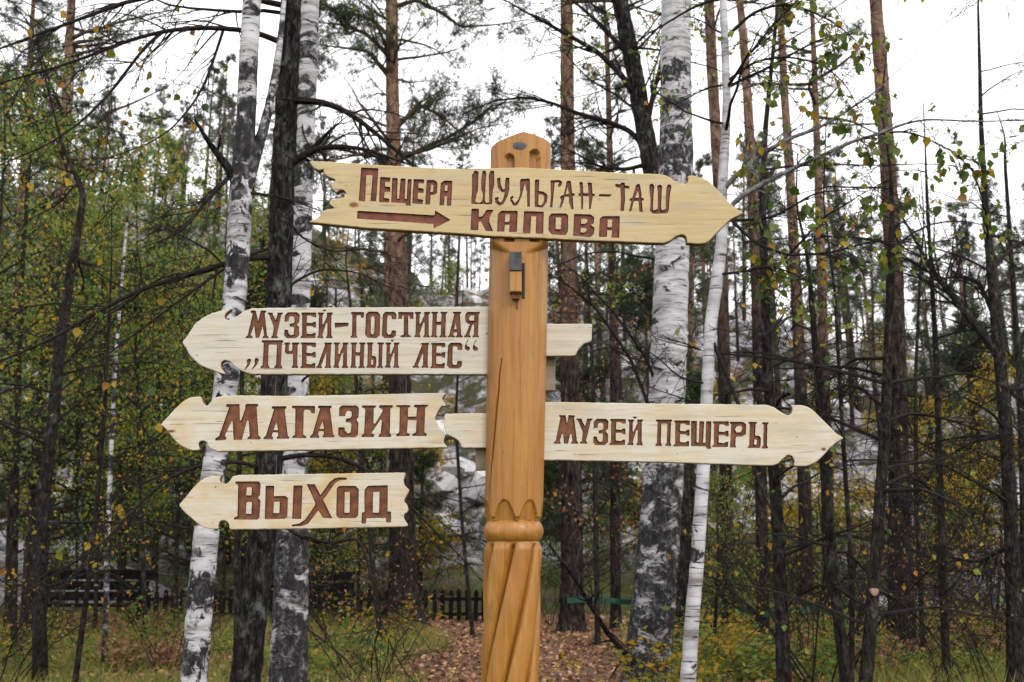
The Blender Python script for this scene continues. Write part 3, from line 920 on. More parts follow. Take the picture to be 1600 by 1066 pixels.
g3A = L(T6, [(1215, 208), (1375, 208), (1370, 238), (1355, 242), (1390, 530), (1408, 545), (1402, 562), (1265, 562), (1270, 545), (1285, 530), (1280, 492), (1228, 492), (1215, 530), (1230, 548), (1228, 568), (1122, 568), (1125, 548), (1150, 530), (1240, 240), (1215, 235)], [(1268, 385), (1285, 468), (1232, 468)])
shop_letters = [
    L(T6, [(720, 185), (865, 185), (868, 360), (880, 365), (930, 230), (925, 200), (940, 183), (1070, 183), (1065, 212), (1050, 215), (1070, 525), (1095, 550), (1090, 570), (948, 568), (950, 550), (975, 535), (965, 370), (945, 365), (890, 575), (800, 572), (790, 370), (775, 375), (705, 530), (722, 548), (718, 575), (600, 582), (600, 558), (640, 535), (752, 220), (720, 215)]),
    g3A,
    L(T7, [(-19, 150), (168, 152), (165, 212), (138, 212), (130, 190), (110, 182), (85, 182), (75, 195), (72, 385), (98, 398), (96, 412), (-18, 412), (-18, 398), (5, 385), (8, 175), (-19, 168)]),
    fit(g3A, T7, 125, 150, 325, 410),
    L(T7, [(362, 165), (385, 148), (500, 148), (520, 165), (518, 240), (500, 262), (518, 290), (512, 385), (490, 405), (375, 405), (352, 385), (355, 325), (405, 325), (408, 350), (430, 375), (455, 365), (460, 300), (450, 285), (415, 285), (415, 255), (450, 250), (462, 235), (460, 200), (435, 190), (415, 205), (410, 235), (360, 235)]),
    L(T7, [(545, 148), (660, 148), (655, 165), (640, 172), (638, 290), (648, 300), (710, 200), (708, 175), (682, 168), (685, 146), (795, 146), (792, 165), (775, 172), (770, 375), (782, 388), (780, 403), (678, 402), (680, 388), (695, 375), (705, 270), (695, 262), (622, 370), (645, 385), (642, 403), (540, 403), (542, 388), (562, 375), (572, 175), (545, 165)]),
    L(T7, [(822, 145), (935, 145), (932, 160), (918, 168), (915, 238), (985, 238), (988, 168), (965, 160), (968, 142), (1078, 142), (1075, 158), (1055, 165), (1048, 365), (1068, 378), (1065, 395), (950, 395), (952, 378), (980, 365), (985, 268), (915, 265), (908, 368), (930, 378), (928, 395), (820, 398), (822, 380), (845, 368), (850, 165), (822, 158)]),
]
shop_out = (P_(T6, [(5, 410), (50, 360), (150, 250), (250, 155), (330, 110), (440, 100), (452, 125), (455, 155), (480, 190), (505, 208), (540, 180), (570, 130), (620, 105), (850, 90)])
            + P_(T7, [(0, 72), (500, 62), (1000, 50), (1225, 46), (1190, 90), (1198, 110), (1222, 140), (1212, 158), (1185, 150), (1130, 250), (1170, 330), (1180, 370), (1218, 385), (1200, 440), (1238, 488), (800, 495), (0, 510)])
            + P_(T6, [(620, 700), (550, 670), (522, 640), (515, 600), (470, 578), (425, 595), (412, 630), (435, 682), (360, 690), (300, 675), (200, 620), (110, 520), (60, 450)]))

exit_letters = [
    L(T8, [(820, 190), (1130, 188), (1155, 215), (1150, 370), (1120, 405), (1155, 440), (1140, 665), (1115, 692), (805, 690), (808, 665), (850, 645), (860, 240), (825, 215)], [(975, 268), (1040, 265), (1035, 372), (968, 372)], [(968, 462), (1040, 458), (1035, 615), (962, 615)]),
    L(T8, [(1222, 245), (1335, 245), (1330, 380), (1480, 380), (1515, 405), (1508, 650), (1475, 680), (1210, 685)], [(1330, 460), (1408, 455), (1402, 605), (1325, 605)]),
    L(T9, [(68, 230), (182, 230), (165, 648), (52, 648)]),
    L(T9, [(230, 212), (335, 215), (405, 350), (520, 190), (580, 140), (640, 128), (735, 132), (732, 158), (650, 165), (590, 200), (520, 300), (440, 410), (555, 640), (440, 635), (380, 540), (250, 710), (170, 738), (48, 740), (48, 720), (140, 705), (210, 660), (290, 550), (345, 460), (295, 340)]),
    L(T9, [(610, 265), (640, 235), (845, 235), (885, 275), (880, 600), (845, 638), (630, 638), (602, 600)], [(710, 312), (775, 312), (770, 570), (705, 570)]),
    L(T9, [(955, 285), (1000, 235), (1248, 225), (1245, 555), (1290, 555), (1288, 695), (1228, 692), (1225, 635), (980, 640), (972, 708), (918, 705), (922, 570), (955, 565)], [(1065, 312), (1145, 310), (1138, 570), (1060, 570)]),
]
exit_out = (P_(T8, [(75, 500), (160, 410), (250, 290), (330, 205), (430, 140), (540, 110), (640, 105), (610, 165), (630, 210), (700, 225), (745, 190), (790, 120), (850, 105)])
            + P_(T9, [(0, 90), (1475, 68), (1440, 180), (1465, 245), (1520, 285), (1445, 430), (1490, 470), (1505, 555), (1450, 590), (1445, 640), (1495, 720), (1490, 745), (0, 775)])
            + P_(T8, [(745, 820), (735, 740), (680, 695), (620, 710), (595, 770), (602, 815), (500, 818), (420, 800), (320, 740), (240, 670), (150, 590)]))

cave_letters = [
    L(T10, [(188, 232), (270, 230), (288, 340), (305, 230), (388, 235), (385, 250), (375, 255), (412, 555), (430, 575), (425, 590), (335, 588), (338, 572), (355, 560), (342, 470), (325, 470), (300, 588), (248, 588), (240, 470), (225, 465), (195, 560), (212, 572), (208, 590), (120, 588), (122, 570), (145, 555), (205, 260), (188, 250)]),
    fit(gU, T10, 405, 272, 610, 588), fit(gZ, T10, 614, 275, 806, 605), fit(gE, T10, 816, 278, 1022, 605),
    fit(gI, T10, 1040, 285, 1242, 608) + L(T10, [(1112, 250), (1162, 250), (1155, 272), (1120, 272)]),
    fit(gP, T11, -32, 190, 106, 412), fit(gE, T11, 118, 198, 255, 415),
    L(T11, [(265, 202), (315, 202), (312, 380), (328, 382), (335, 205), (375, 205), (365, 382), (385, 385), (390, 205), (435, 205), (428, 405), (432, 435), (395, 435), (390, 415), (265, 412)]),
    fit(gE, T11, 441, 205, 580, 420),
    L(T11, [(587, 208), (700, 210), (725, 230), (722, 310), (695, 330), (638, 332), (635, 405), (640, 425), (587, 422), (590, 400), (600, 230), (587, 222)], [(650, 245), (685, 245), (690, 270), (680, 295), (645, 298), (630, 270)]),
    fit(gB, T11, 735, 210, 848, 430), fit(gSt, T11, 852, 213, 915, 432),
]
cave_out = ([(815, 628), (858, 628)] + P_(T11, [(0, 58), (500, 62), (900, 68), (950, 85), (1010, 125), (1060, 155), (1090, 155), (1112, 125), (1112, 95), (1095, 70), (1180, 70), (1240, 85), (1300, 130), (1400, 230), (1480, 310), (1540, 345), (1490, 370), (1420, 430), (1370, 490), (1300, 550), (1230, 578), (1120, 578), (1130, 540), (1110, 495), (1070, 485), (1030, 520), (990, 560), (930, 575), (600, 565), (0, 545)])
            + [(858, 719), (815, 719)])


def densify(poly, maxlen):
    out = []
    n = len(poly)
    for i in range(n):
        a, b = poly[i], poly[(i + 1) % n]
        d = math.dist(a, b)
        k = max(1, int(math.ceil(d / maxlen)))
        out += [(a[0] + (b[0] - a[0]) * q / k, a[1] + (b[1] - a[1]) * q / k) for q in range(k)]
    return out


def chaikin(poly):
    out = []
    n = len(poly)
    for i in range(n):
        a, b = poly[i], poly[(i + 1) % n]
        out.append((a[0] * .75 + b[0] * .25, a[1] * .75 + b[1] * .25))
        out.append((a[0] * .25 + b[0] * .75, a[1] * .25 + b[1] * .75))
    return out


def wobble(poly, amp, f=0.35, seed=0.0):
    return [(x + amp * noise.noise(Vector((x * f, y * f, seed))), y + amp * noise.noise(Vector((x * f, y * f, seed + 9)))) for x, y in poly]


def area(poly):
    return 0.5 * sum(poly[i][0] * poly[(i + 1) % len(poly)][1] - poly[(i + 1) % len(poly)][0] * poly[i][1] for i in range(len(poly)))


def inset(poly, d):
    """Offset a polygon inwards by d (pixels)."""
    s = 1 if area(poly) > 0 else -1
    n = len(poly)
    out = []
    for i in range(n):
        a, b, c = poly[i - 1], poly[i], poly[(i + 1) % n]
        n1 = Vector((-(b[1] - a[1]), b[0] - a[0])) * s
        n2 = Vector((-(c[1] - b[1]), c[0] - b[0])) * s
        if n1.length < 1e-9 or n2.length < 1e-9:
            out.append(b)
            continue
        m = n1.normalized() + n2.normalized()
        if m.length < 1e-6:
            out.append(b)
            continue
        m.normalize()
        k = min(1.6, 1 / max(0.4, m.dot(n1.normalized())))
        out.append((b[0] + m.x * d * k, b[1] + m.y * d * k))
    return out


def tess(polys):
    tris = tessellate_polygon([[Vector((x, y, 0)) for x, y in p] for p in polys])
    flat = [q for p in polys for q in p]
    return flat, [tuple(t) for t in tris]


def sign_board(name, outline, letters, yf, thick, mat, lmat, label, soft=1.0, depth=0.009, bevel=1.1):
    """A sawn board with its letters carved into the front as recessed trays."""
    out = wobble(chaikin(chaikin(densify(outline, 9))), 0.5, 0.13, yf * 7)
    c0 = at(sum(p[0] for p in out) / len(out), sum(p[1] for p in out) / len(out), yf)
    org = Vector((c0.x, yf, c0.z))

    def W(p, dy=0.0):
        q = at(p[0], p[1], yf)
        return (q.x - org.x, dy, q.z - org.z)
    glyphs = []
    for g in letters:
        gl = []
        for o, cs in g:
            prep = lambda p: wobble(chaikin(densify(p, soft * 2.6)), 0.42, 0.5, 2)
            gl.append((prep(o), [prep(c) for c in cs]))
        glyphs.append(gl)
    mb = MB()
    inn = inset(out, bevel)
    holes = [o for g in glyphs for o, _ in g]
    flat, tris = tess([inn] + holes)
    mb.add([W(p) for p in flat], tris, 0)
    for g in glyphs:
        for _, cs in g:
            for c in cs:
                flat, tris = tess([c])
                mb.add([W(p) for p in flat], tris, 0)
    n = len(out)
    b = bevel * 0.0025
    vs = [W(p) for p in inn] + [W(p, b) for p in out] + [W(p, thick - b) for p in out] + [W(p, thick) for p in inn]
    fs, ms = [], []
    for i in range(n):
        j = (i + 1) % n
        fs.append((i, j, n + j, n + i))
    mb.add(vs[:2 * n], fs, 0)
    mb.add(vs[n:3 * n], fs, 1)
    mb.add(vs[2 * n:], fs, 1)
    flat, tris = tess([inn])
    mb.add([W(p, thick) for p in flat], tris, 0)
    bo = mb.build(name, [mat, M['edge']], POST)
    bo.location = org - ORG
    tag(bo, label)
    for g in glyphs:                                     # each letter: sloping dark cut, brown painted floor
        lb = MB()
        for o, cs in g:
            fl = inset(o, 0.75)
            ins = [inset(c, -0.6) for c in cs]
            flat, tris = tess([fl])
            lb.add([W(p, depth) for p in flat], tris, 0)
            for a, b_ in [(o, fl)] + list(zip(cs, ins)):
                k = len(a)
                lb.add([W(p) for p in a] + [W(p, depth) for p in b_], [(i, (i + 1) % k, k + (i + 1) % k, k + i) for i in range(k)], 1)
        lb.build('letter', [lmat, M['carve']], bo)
    return bo


FB = PY - post_axis(zrow(320))[1] - 0.016
b_top = sign_board('sign_board', top_out, top_letters, FB, 0.045, M['board_yellow'], M['letter_red'],
                   'yellow weathered top board pointing right with arrow and hand lettering', soft=1.3)
b_lounge = sign_board('sign_board', lounge_out, lounge_letters, PY - 0.020, 0.042, M['board_a'], M['letter'],
                      'pale board pointing left with two lines of slab letters')
b_shop = sign_board('sign_board', shop_out, shop_letters, PY - 0.017, 0.042, M['board_b'], M['letter'],
                    'pale board pointing left with one large word and ragged right end')
b_exit = sign_board('sign_board', exit_out, exit_letters, PY - 0.014, 0.042, M['board_c'], M['letter'],
                    'lowest short board pointing left, its word with a swooping middle letter')
b_cave = sign_board('sign_board', cave_out, cave_letters, PY - 0.018, 0.042, M['board_d'], M['letter'],
                    'pale board pointing right from the right side of the post')


T13 = (750, 360, 4.1)
sign_board('board_tail', P_(T13, [(300, 600), (720, 598), (714, 712), (665, 725), (628, 765), (612, 803), (300, 808)]), [], PY - 0.0195, 0.041, M['board_a'], M['letter'], 'tail of the two-line board sticking out right of the post')
sign_board('board_tail', P_(T7, [(1212, 214), (1800, 208), (1800, 490), (1352, 490), (1330, 440), (1290, 410), (1222, 378), (1204, 300)]), [], PY - 0.0172, 0.041, M['board_b'], M['letter'], 'tail of the right-pointing board sticking out left of the post')


def flat_mark(name, board, px, py, rx, rz, mat, yoff=-0.0012):
    """A knot in a board's face: low dome a little proud of the wood."""
    yf = PY + board.location.y
    c = at(px, py, yf) - (board.location + ORG)
    k = pxm(py, yf)
    mbk = MB()
    vs_ = [(c.x, yoff, c.z)]
    nn = 18
    for ring_ in (0.55, 1.0):
        for a in range(nn):
            q = a / nn * 2 * math.pi
            e = ring_ * (1 + 0.28 * noise.noise(Vector((math.cos(q) * 1.5 + px, math.sin(q) * 1.5, 0.5))))
            vs_.append((c.x + rx * k * e * math.cos(q), yoff * (1 - ring_) + (0.0004 if ring_ == 1 else 0), c.z + rz * k * e * math.sin(q)))
    fs_ = [(0, 1 + a, 1 + (a + 1) % nn) for a in range(nn)]
    fs_ += [(1 + a, 1 + nn + a, 1 + nn + (a + 1) % nn) for a in range(nn)]
    fs_ = [f for f in fs_ if len(f) == 3] + [t for f in fs_ if len(f) == 4 for t in ((f[0], f[1], f[2]), (f[0], f[2], f[3]))]
    mbk.add(vs_, fs_)
    return mbk.build(name, mat, board, True)


for bd, cx_, cy_, rx_, rz_ in ((b_lounge, 335, 523.5, 46, 0.55), (b_lounge, 352, 543.5, 62, 0.5), (b_lounge, 640, 531, 70, 0.35), (b_shop, 276, 663, 22, 0.7), (b_shop, 343, 658.5, 12, 0.8),
                           (b_shop, 408, 660.5, 8, 0.6), (b_exit, 298, 777, 10, 0.7), (b_cave, 890, 640, 14, 0.5), (b_cave, 875, 704, 16, 0.6), (b_cave, 1210, 661, 12, 0.6), (b_top, 1030, 350, 60, 0.35), (b_top, 600, 349, 45, 0.6)):
    flat_mark('drying_crack', bd, cx_, cy_, rx_, rz_, M['knot'], -0.0004)
for bd, cx_, cy_, r0_ in ((b_lounge, 308, 555, 1.8), (b_exit, 337, 761, 1.8), (b_exit, 628, 806, 1.6), (b_cave, 1245, 683, 1.5), (b_cave, 1058, 709, 1.3), (b_lounge, 761, 521, 2.0)):
    flat_mark('knot', bd, cx_, cy_, r0_, r0_, M['knot'])
flat_mark('knot', b_top, 553, 320, 11, 6, M['knot'])
flat_mark('knot', b_shop, 268, 674, 10, 3.5, M['knot'])
flat_mark('knot', b_cave, 1287, 702, 5.0, 3.5, M['knot'])

# wedges that lock the two through-tenons
pbox('wedge', 846, 548, 869, 611, PY + 0.028, 0.03, M['grey_wood'], taper=0.15)
pbox('wedge', 742, 634, 775, 735, PY + 0.028, 0.03, M['grey_wood'], taper=0.1)
# wires on which the two lower left boards hang
for x0, y0, y1 in ((432, 560, 640), (715 - 80, 560, 640), (433, 690, 760), (605, 690, 760)):
    mb = MB()
    a, b = at(x0, y0, PY), at(x0, y1, PY)
    mb.tube([(a.x - ORG.x, 0.002, a.z), (a.x - ORG.x + 0.001, 0.003, (a.z + b.z) / 2), (a.x - ORG.x, 0.002, b.z)], [0.0016] * 3, 6)
    mb.build('hanger_wire', M['wire'], POST)

# ================================================================ trees
def path_from_px(pts, Y, H, flare=1.25):
    """Trunk axis from photo rows (bottom to top); runs down to the ground and on up to height H."""
    P, Rd = [], []
    for px, py, wd in pts:
        wd = wd * 0.94
        P.append(at(px, py, Y))
        Rd.append(wd * 0.5 * pxm(py, Y))
    d = P[0] - P[1]
    d = d / max(1e-6, -d.z) if d.z < 0 else Vector((0, 0, -1))
    d.x = max(-0.25, min(0.25, d.x))
    g = gz(P[0].x, Y)
    if P[0].z > g:
        k = P[0].z - g
        P.insert(0, Vector((P[0].x + d.x * k, Y, g)))
        Rd.insert(0, Rd[0] * (1 + 0.06 * min(k, 3)))
    base = P[0].copy()
    P.insert(0, base + Vector((0, 0, -0.25)))
    Rd.insert(0, Rd[0] * flare)
    u = P[-1] - P[-2]
    u = u / max(u.z, 1e-6)
    z0, x0, r0 = P[-1].z, P[-1].x, Rd[-1]
    n = max(2, int((H - z0) / 1.0))
    if H > z0 + 0.3:
        for k in range(1, n + 1):
            t = k / n
            dz = (H - z0) * t
            P.append(Vector((x0 + u.x * dz * (1 - 0.35 * t) + 0.06 * math.sin(k * 1.7 + x0), Y + 0.05 * math.sin(k * 1.1), z0 + dz)))
            Rd.append(max(r0 * (1 - t * 0.9), 0.006))
    base = P[1]
    return [p - base for p in P], Rd, base


def resample(P, Rd, step):
    P = np.array([tuple(p) for p in P])
    s = np.concatenate([[0], np.cumsum(np.linalg.norm(np.diff(P, axis=0), axis=1))])
    n = max(4, int(s[-1] / step))
    # smooth interpolation of the traced points
    q = np.linspace(0, s[-1], n)
    out = np.stack([np.interp(q, s, P[:, k]) for k in range(3)], 1)
    rad = np.interp(q, s, Rd)
    for _ in range(3):
        out[1:-1] = 0.25 * out[:-2] + 0.5 * out[1:-1] + 0.25 * out[2:]
        rad[1:-1] = 0.25 * rad[:-2] + 0.5 * rad[1:-1] + 0.25 * rad[2:]
    return out, rad


def trunk_mesh(mbk, P, Rd, step=0.12, sides=14, rough=0.06, freq=6.0, seed=0.0, vs=1.0):
    A, rad = resample(P, Rd, step)
    z = A[:, 2]
    rad = rad * (1 + 0.40 * np.exp(-np.clip(z + 0.05, 0, 9) / 0.16))
    mbk.tube(A, rad, sides, rough, freq, True, 0, seed, vs)
    return A, rad


def curve_pts(n, start, d, length, droop, wig, rng):
    """Wandering twig: n points from start along d, bending by droop."""
    p = np.array(start, float)
    d = np.array(d, float)
    d /= np.linalg.norm(d) + 1e-9
    out = [p.copy()]
    st = length / (n - 1)
    for k in range(n - 1):
        d = d + rng.normal(size=3) * wig + np.array([0, 0, droop])
        d /= np.linalg.norm(d) + 1e-9
        p = p + d * st
        out.append(p.copy())
    return np.array(out)


def branch_system(mbk, starts, dirs, lengths, radii, rng, droop=-0.04, wig=0.12, sub=6, sub_len=0.35, subsub=3, n=8, thin=0.0022):
    """Branches with side twigs and fine twigs. Returns twig tips and directions for foliage."""
    tips, tdir = [], []
    p1, r1, p2, r2 = [], [], [], []
    for s, d, l_, r in zip(starts, dirs, lengths, radii):
        C = curve_pts(n, s, d, l_, droop, wig, rng)
        rr = r * np.linspace(1, 0.18, n)
        mbk.tube(C, np.maximum(rr, thin), 5, 0.0, cap=False)
        for k in range(sub):
            t = rng.uniform(0.22, 0.98)
            a = t * (n - 1)
            i0 = int(min(a, n - 2))
            q = C[i0] + (C[i0 + 1] - C[i0]) * (a - i0)
            dd = (C[i0 + 1] - C[i0]) / (np.linalg.norm(C[i0 + 1] - C[i0]) + 1e-9)
            sd_ = dd * 0.8 + rng.normal(size=3) * 0.62 + np.array([0, 0, droop * 2])
            ll = l_ * sub_len * rng.uniform(0.5, 1.2) * (1.15 - 0.6 * t)
            C2 = curve_pts(6, q, sd_, ll, droop, wig * 1.2, rng)
            p1.append(C2)
            r1.append(np.maximum(r * (1 - 0.75 * t) * 0.45 * np.linspace(1, 0.3, 6), thin))
            tips.append(C2[-1])
            tdir.append(C2[-1] - C2[-2])
            tips.append(C2[3])
            tdir.append(C2[4] - C2[3])
            for _ in range(subsub):
                b = rng.integers(1, 5)
                dd2 = (C2[b + 1] - C2[b])
                dd2 = dd2 / (np.linalg.norm(dd2) + 1e-9) + rng.normal(size=3) * 0.6
                C3 = curve_pts(4, C2[b], dd2, ll * rng.uniform(0.25, 0.6), droop, wig, rng)
                p2.append(C3)
                r2.append(np.full(4, thin) * np.array([1.3, 1.1, 0.9, 0.6]))
                tips.append(C3[-1])
                tdir.append(C3[-1] - C3[-2])
        tips.append(C[-1])
        tdir.append(C[-1] - C[-2])
    if p1:
        mbk.tubes(np.array(p1), np.array(r1), 4)
    if p2:
        mbk.tubes(np.array(p2), np.array(r2), 3)
    td = np.array(tdir)
    return np.array(tips), td / (np.linalg.norm(td, axis=1)[:, None] + 1e-9)


def ring_dirs(k, up, rng):
    a = rng.uniform(0, 2 * math.pi, k)
    e = np.full(k, up) + rng.normal(size=k) * 0.15
    return np.stack([np.cos(a), np.sin(a), e], 1)


# ---- shared crowns: built once on an upright axis, z from 0 to length
def pine_crown(length, spread, nbr, seed, dead=0, tuft=11, nl=0.10, nw=0.006, sub=7, low_gap=0.0, mat='needle'):
    rng = np.random.default_rng(seed)
    wood, ndl = MB(), MB()
    zs = np.sort(length * (low_gap + (1 - low_gap) * rng.uniform(0, 1, nbr) ** 0.85))
    D = ring_dirs(nbr, 0.22, rng)
    t = zs / length
    ln = spread * (1.0 - 0.72 * t) * rng.uniform(0.55, 1.1, nbr)
    D[:, 2] += 0.5 * t - 0.1
    st = np.stack([np.zeros(nbr), np.zeros(nbr), zs], 1)
    tips, td = branch_system(wood, st, D, ln, 0.014 + 0.016 * ln, rng, droop=0.015, wig=0.13, sub=sub, sub_len=0.42, subsub=3, n=7, thin=0.004)
    rep = np.repeat(tips, 2, 0) + rng.normal(size=(len(tips) * 2, 3)) * 0.05
    ndl.needles(rep, np.repeat(td, 2, 0) + np.array([0, 0, 0.35]), tuft, nl, nw, 0.75, rng=rng)
    return wood.mesh('branches', M['twig_brown']), ndl.mesh('crown', M[mat])


def leafy_crown(length, spread, nbr, seed, leaf=0.055, per=5, mat='leaf_green', up=0.7, sub=8, wood_mat='twig', scatter=0.14, droop=-0.03):
    rng = np.random.default_rng(seed)
    wood, lv = MB(), MB()
    zs = np.sort(length * rng.uniform(0, 1, nbr))
    D = ring_dirs(nbr, up, rng)
    ln = spread * (1.0 - 0.55 * zs / length) * rng.uniform(0.5, 1.15, nbr)
    st = np.stack([np.zeros(nbr), np.zeros(nbr), zs], 1)
    tips, td = branch_system(wood, st, D, ln, 0.006 + 0.008 * ln, rng, droop=droop, wig=0.14, sub=sub, sub_len=0.5, subsub=3, n=8, thin=0.003)
    C = np.repeat(tips, per, 0) + rng.normal(size=(len(tips) * per, 3)) * scatter
    keep = rng.uniform(size=len(C)) < 0.8
    C = C[keep]
    lv.leaves(C, leaf * rng.uniform(0.6, 1.25, len(C)), aspect=0.72, rng=rng)
    return wood.mesh('branches', M[wood_mat]), lv.mesh('crown', M[mat])


PINE_A = pine_crown(9.5, 3.0, 54, 21, tuft=10, nl=0.12, nw=0.008)
PINE_B = pine_crown(9.0, 2.6, 46, 22, tuft=10, nl=0.12, nw=0.008, sub=6)
PINE_FAR = [pine_crown(7.5, 2.0, 42, 30 + k, tuft=7, nl=0.20, nw=0.016, sub=5, mat='needle_far') for k in range(3)]
YOUNG = [pine_crown(5.5, 1.7, 62, 40 + k, tuft=8, nl=0.13, nw=0.011, sub=7, mat='needle') for k in range(3)]
LEAFY = [leafy_crown(6.0, 2.3, 28, 50, 0.068, 5, 'leaf_green', scatter=0.12),
         leafy_crown(5.0, 2.0, 24, 51, 0.068, 5, 'leaf_green', scatter=0.12),
         leafy_crown(4.5, 1.8, 22, 52, 0.065, 5, 'leaf_yellow', scatter=0.13),
         leafy_crown(7.0, 2.0, 30, 53, 0.055, 2, 'leaf_green', sub=7)]
SPARSE = [leafy_crown(5.0, 1.9, 24, 60, 0.055, 1, 'leaf_yellow', up=0.55, sub=6),
          leafy_crown(5.0, 1.8, 22, 61, 0.055, 1, 'leaf_dry', up=0.5, sub=6)]


def put_crown(root, crown, A, zc, stretch=1.0, rot=0.0, wood_name='branches', wood_mat=None):
    """Sets a shared crown on the trunk axis A at height zc, leaning as the trunk does there."""
    z = A[:, 2]
    x = np.interp(zc, z, A[:, 0])
    y = np.interp(zc, z, A[:, 1])
    zt = min(z[-1], zc + 5)
    d = Vector((np.interp(zt, z, A[:, 0]) - x, np.interp(zt, z, A[:, 1]) - y, max(zt - zc, 0.1)))
    q = d.to_track_quat('Z', 'Y').to_matrix().to_4x4() @ Matrix.Rotation(rot, 4, 'Z')
    for nm, me in zip((wood_name, 'crown'), crown):
        o = link(nm, me, root)
        o.matrix_local = Matrix.Translation((x, y, zc)) @ q @ Matrix.Scale(stretch, 4)
        if nm == 'crown':
            o['kind'] = 'stuff'


def side_branches(root, A, rad, z0, z1, count, lmin, lmax, seed, mat, up=0.35, droop=-0.05, wig=0.12, sub=6, subsub=3, leaves=None, name='branches', thin=0.0028):
    """Bare twiggy branches of one tree between two heights; optional few leaves at the twig ends."""
    rng = np.random.default_rng(seed)
    mbk = MB()
    zs = rng.uniform(z0, z1, count)
    st = np.stack([np.interp(zs, A[:, 2], A[:, k]) for k in (0, 1)] + [zs], 1)
    D = ring_dirs(count, up, rng)
    ln = rng.uniform(lmin, lmax, count)
    rr = np.minimum(np.interp(zs, A[:, 2], rad) * 0.45, 0.005 + 0.008 * ln)
    tips, td = branch_system(mbk, st, D, ln, rr, rng, droop, wig, sub, 0.42, subsub, 9, thin)
    o = mbk.build(name, mat, root)
    o['kind'] = 'stuff'
    if leaves:
        mat_l, prob, size, per = leaves
        lb = MB()
        C = np.repeat(tips, per, 0) + rng.normal(size=(len(tips) * per, 3)) * 0.06
        C = C[rng.uniform(size=len(C)) < prob]
        if len(C):
            lb.leaves(C, size * rng.uniform(0.7, 1.2, len(C)), rng=rng)
            lo = lb.build('leaves', mat_l, root)
            lo['kind'] = 'stuff'
    return o


def traced_branch(root, base, Y, px_pts, seed, mat, w0, dy=0.0, twigs=10, twig_len=0.5, droop=-0.05, leaves=None, name='branch', thin=0.0024):
    """A single limb followed in the photograph; dy is how far its end comes nearer or goes farther."""
    rng = np.random.default_rng(seed)
    n = len(px_pts)
    P = [at(x, y, Y + dy * k / (n - 1)) - base for k, (x, y) in enumerate(px_pts)]
    Rd = [max(w0 * 0.5 * pxm(px_pts[0][1], Y) * (1 - 0.82 * k / (n - 1)), 0.003) for k in range(n)]
    A, rad = resample(P, Rd, 0.05)
    mbk = MB()
    mbk.tube(A, rad, 7, 0.10, 14, False, 0, seed)
    tips = np.zeros((0, 3))
    twigs = int(twigs * 1.6)
    if twigs:
        idx = rng.integers(int(len(A) * 0.15), len(A) - 1, twigs)
        d = A[np.minimum(idx + 1, len(A) - 1)] - A[idx - 1]
        d /= np.linalg.norm(d, axis=1)[:, None] + 1e-9
        d = d + rng.normal(size=(twigs, 3)) * np.array([0.7, 0.35, 0.7])
        tips, td = branch_system(mbk, A[idx], d, twig_len * rng.uniform(0.5, 1.3, twigs), rad[idx] * 0.45, rng, droop, 0.12, 4, 0.45, 2, 7, thin)
    o = mbk.build(name, mat, root, True)
    return o, A, tips


# ---------------------------------------------------------------- traced trees
PINEG = 'tall pines standing in the forest behind the signpost'
STEMG = 'thin dark stems in the undergrowth'
BM = {
    'fork': birch_mat('birch_bark_fork', 0.4, 1.2, [(at(378, 235, 8.0).z, 0.34), (at(378, 420, 8.0).z, 0.10), (at(370, 120, 8.0).z, 0.06), (at(315, 930, 8.0).z, 0.10), (at(310, 1040, 8.0).z, 0.08), (at(320, 800, 8.0).z, 0.07)], 0.52, 1.0),
    'mid': birch_mat('birch_bark_mid', 3.0, 1.0, [(at(474, 250, 10.5).z, 0.16)], 0.535, 5.0),
    'old': birch_mat('birch_bark_old', at(1040, 600, 12.5).z, 1.4, [(at(1050, 250, 12.5).z, 0.30), (at(1050, 172, 12.5).z, 0.09), (at(1050, 122, 12.5).z, 0.10), (at(1050, 215, 12.5).z, 0.05)], 0.60, 9.0),
    'slim': birch_mat('birch_bark_slim', -2.0, 0.5, [(at(1090, 863, 8.5).z, 0.05)], 0.63, 13.0),
    'thin': birch_mat('birch_bark_thin', 2.6, 2.2, [], 0.45, 17.0),
}


def tree(name, label, cat, pts, Y, H, mat, group=None, step=0.12, sides=14, rough=0.06, freq=6.0, seed=0.0, vs=1.0):
    P, Rd, base = path_from_px(pts, Y, H)
    root = thing(name, base, label, cat, group)
    mbk = MB()
    A, rad = trunk_mesh(mbk, P, Rd, step, sides, rough, freq, seed, vs)
    mbk.build('trunk', mat, root, True)
    return root, A, rad, base


# forked birch on the left
r_, A, rad, b = tree('birch_tree', 'white forked birch with blackened fork and a broken stub, left of the signpost', 'tree',
                     [(303, 1066, 44), (316, 900, 42), (328, 780, 41), (343, 680, 39), (358, 560, 39), (368, 450, 38), (374, 360, 39), (377, 290, 38), (384, 200, 32), (388, 100, 31), (394, 0, 30)],
                     8.0, 12.5, BM['fork'], step=0.06, sides=22, rough=0.07, freq=9)
o, _, _ = traced_branch(r_, b, 8.0, [(376, 320), (388, 285), (402, 235), (418, 180), (430, 120), (438, 60), (444, 0), (450, -80)], 3, BM['fork'], 24, 0.1, 0, name='fork_stem')
traced_branch(r_, b, 8.0, [(372, 290), (357, 262), (340, 240), (328, 228), (318, 208), (304, 186)], 4, M['dark_bark'], 17, -0.25, 3, 0.15, name='broken_stub')
traced_branch(r_, b, 8.0, [(366, 268), (340, 295), (318, 318), (300, 345), (282, 362), (255, 376), (225, 386)], 5, M['twig'], 8, -0.4, 8, 0.45, name='branch')
traced_branch(r_, b, 8.0, [(380, 300), (420, 305), (455, 312), (500, 330)], 6, M['twig'], 6, -0.2, 6, 0.35)
put_crown(r_, LEAFY[3], A, 6.2, 1.0, 0.5)

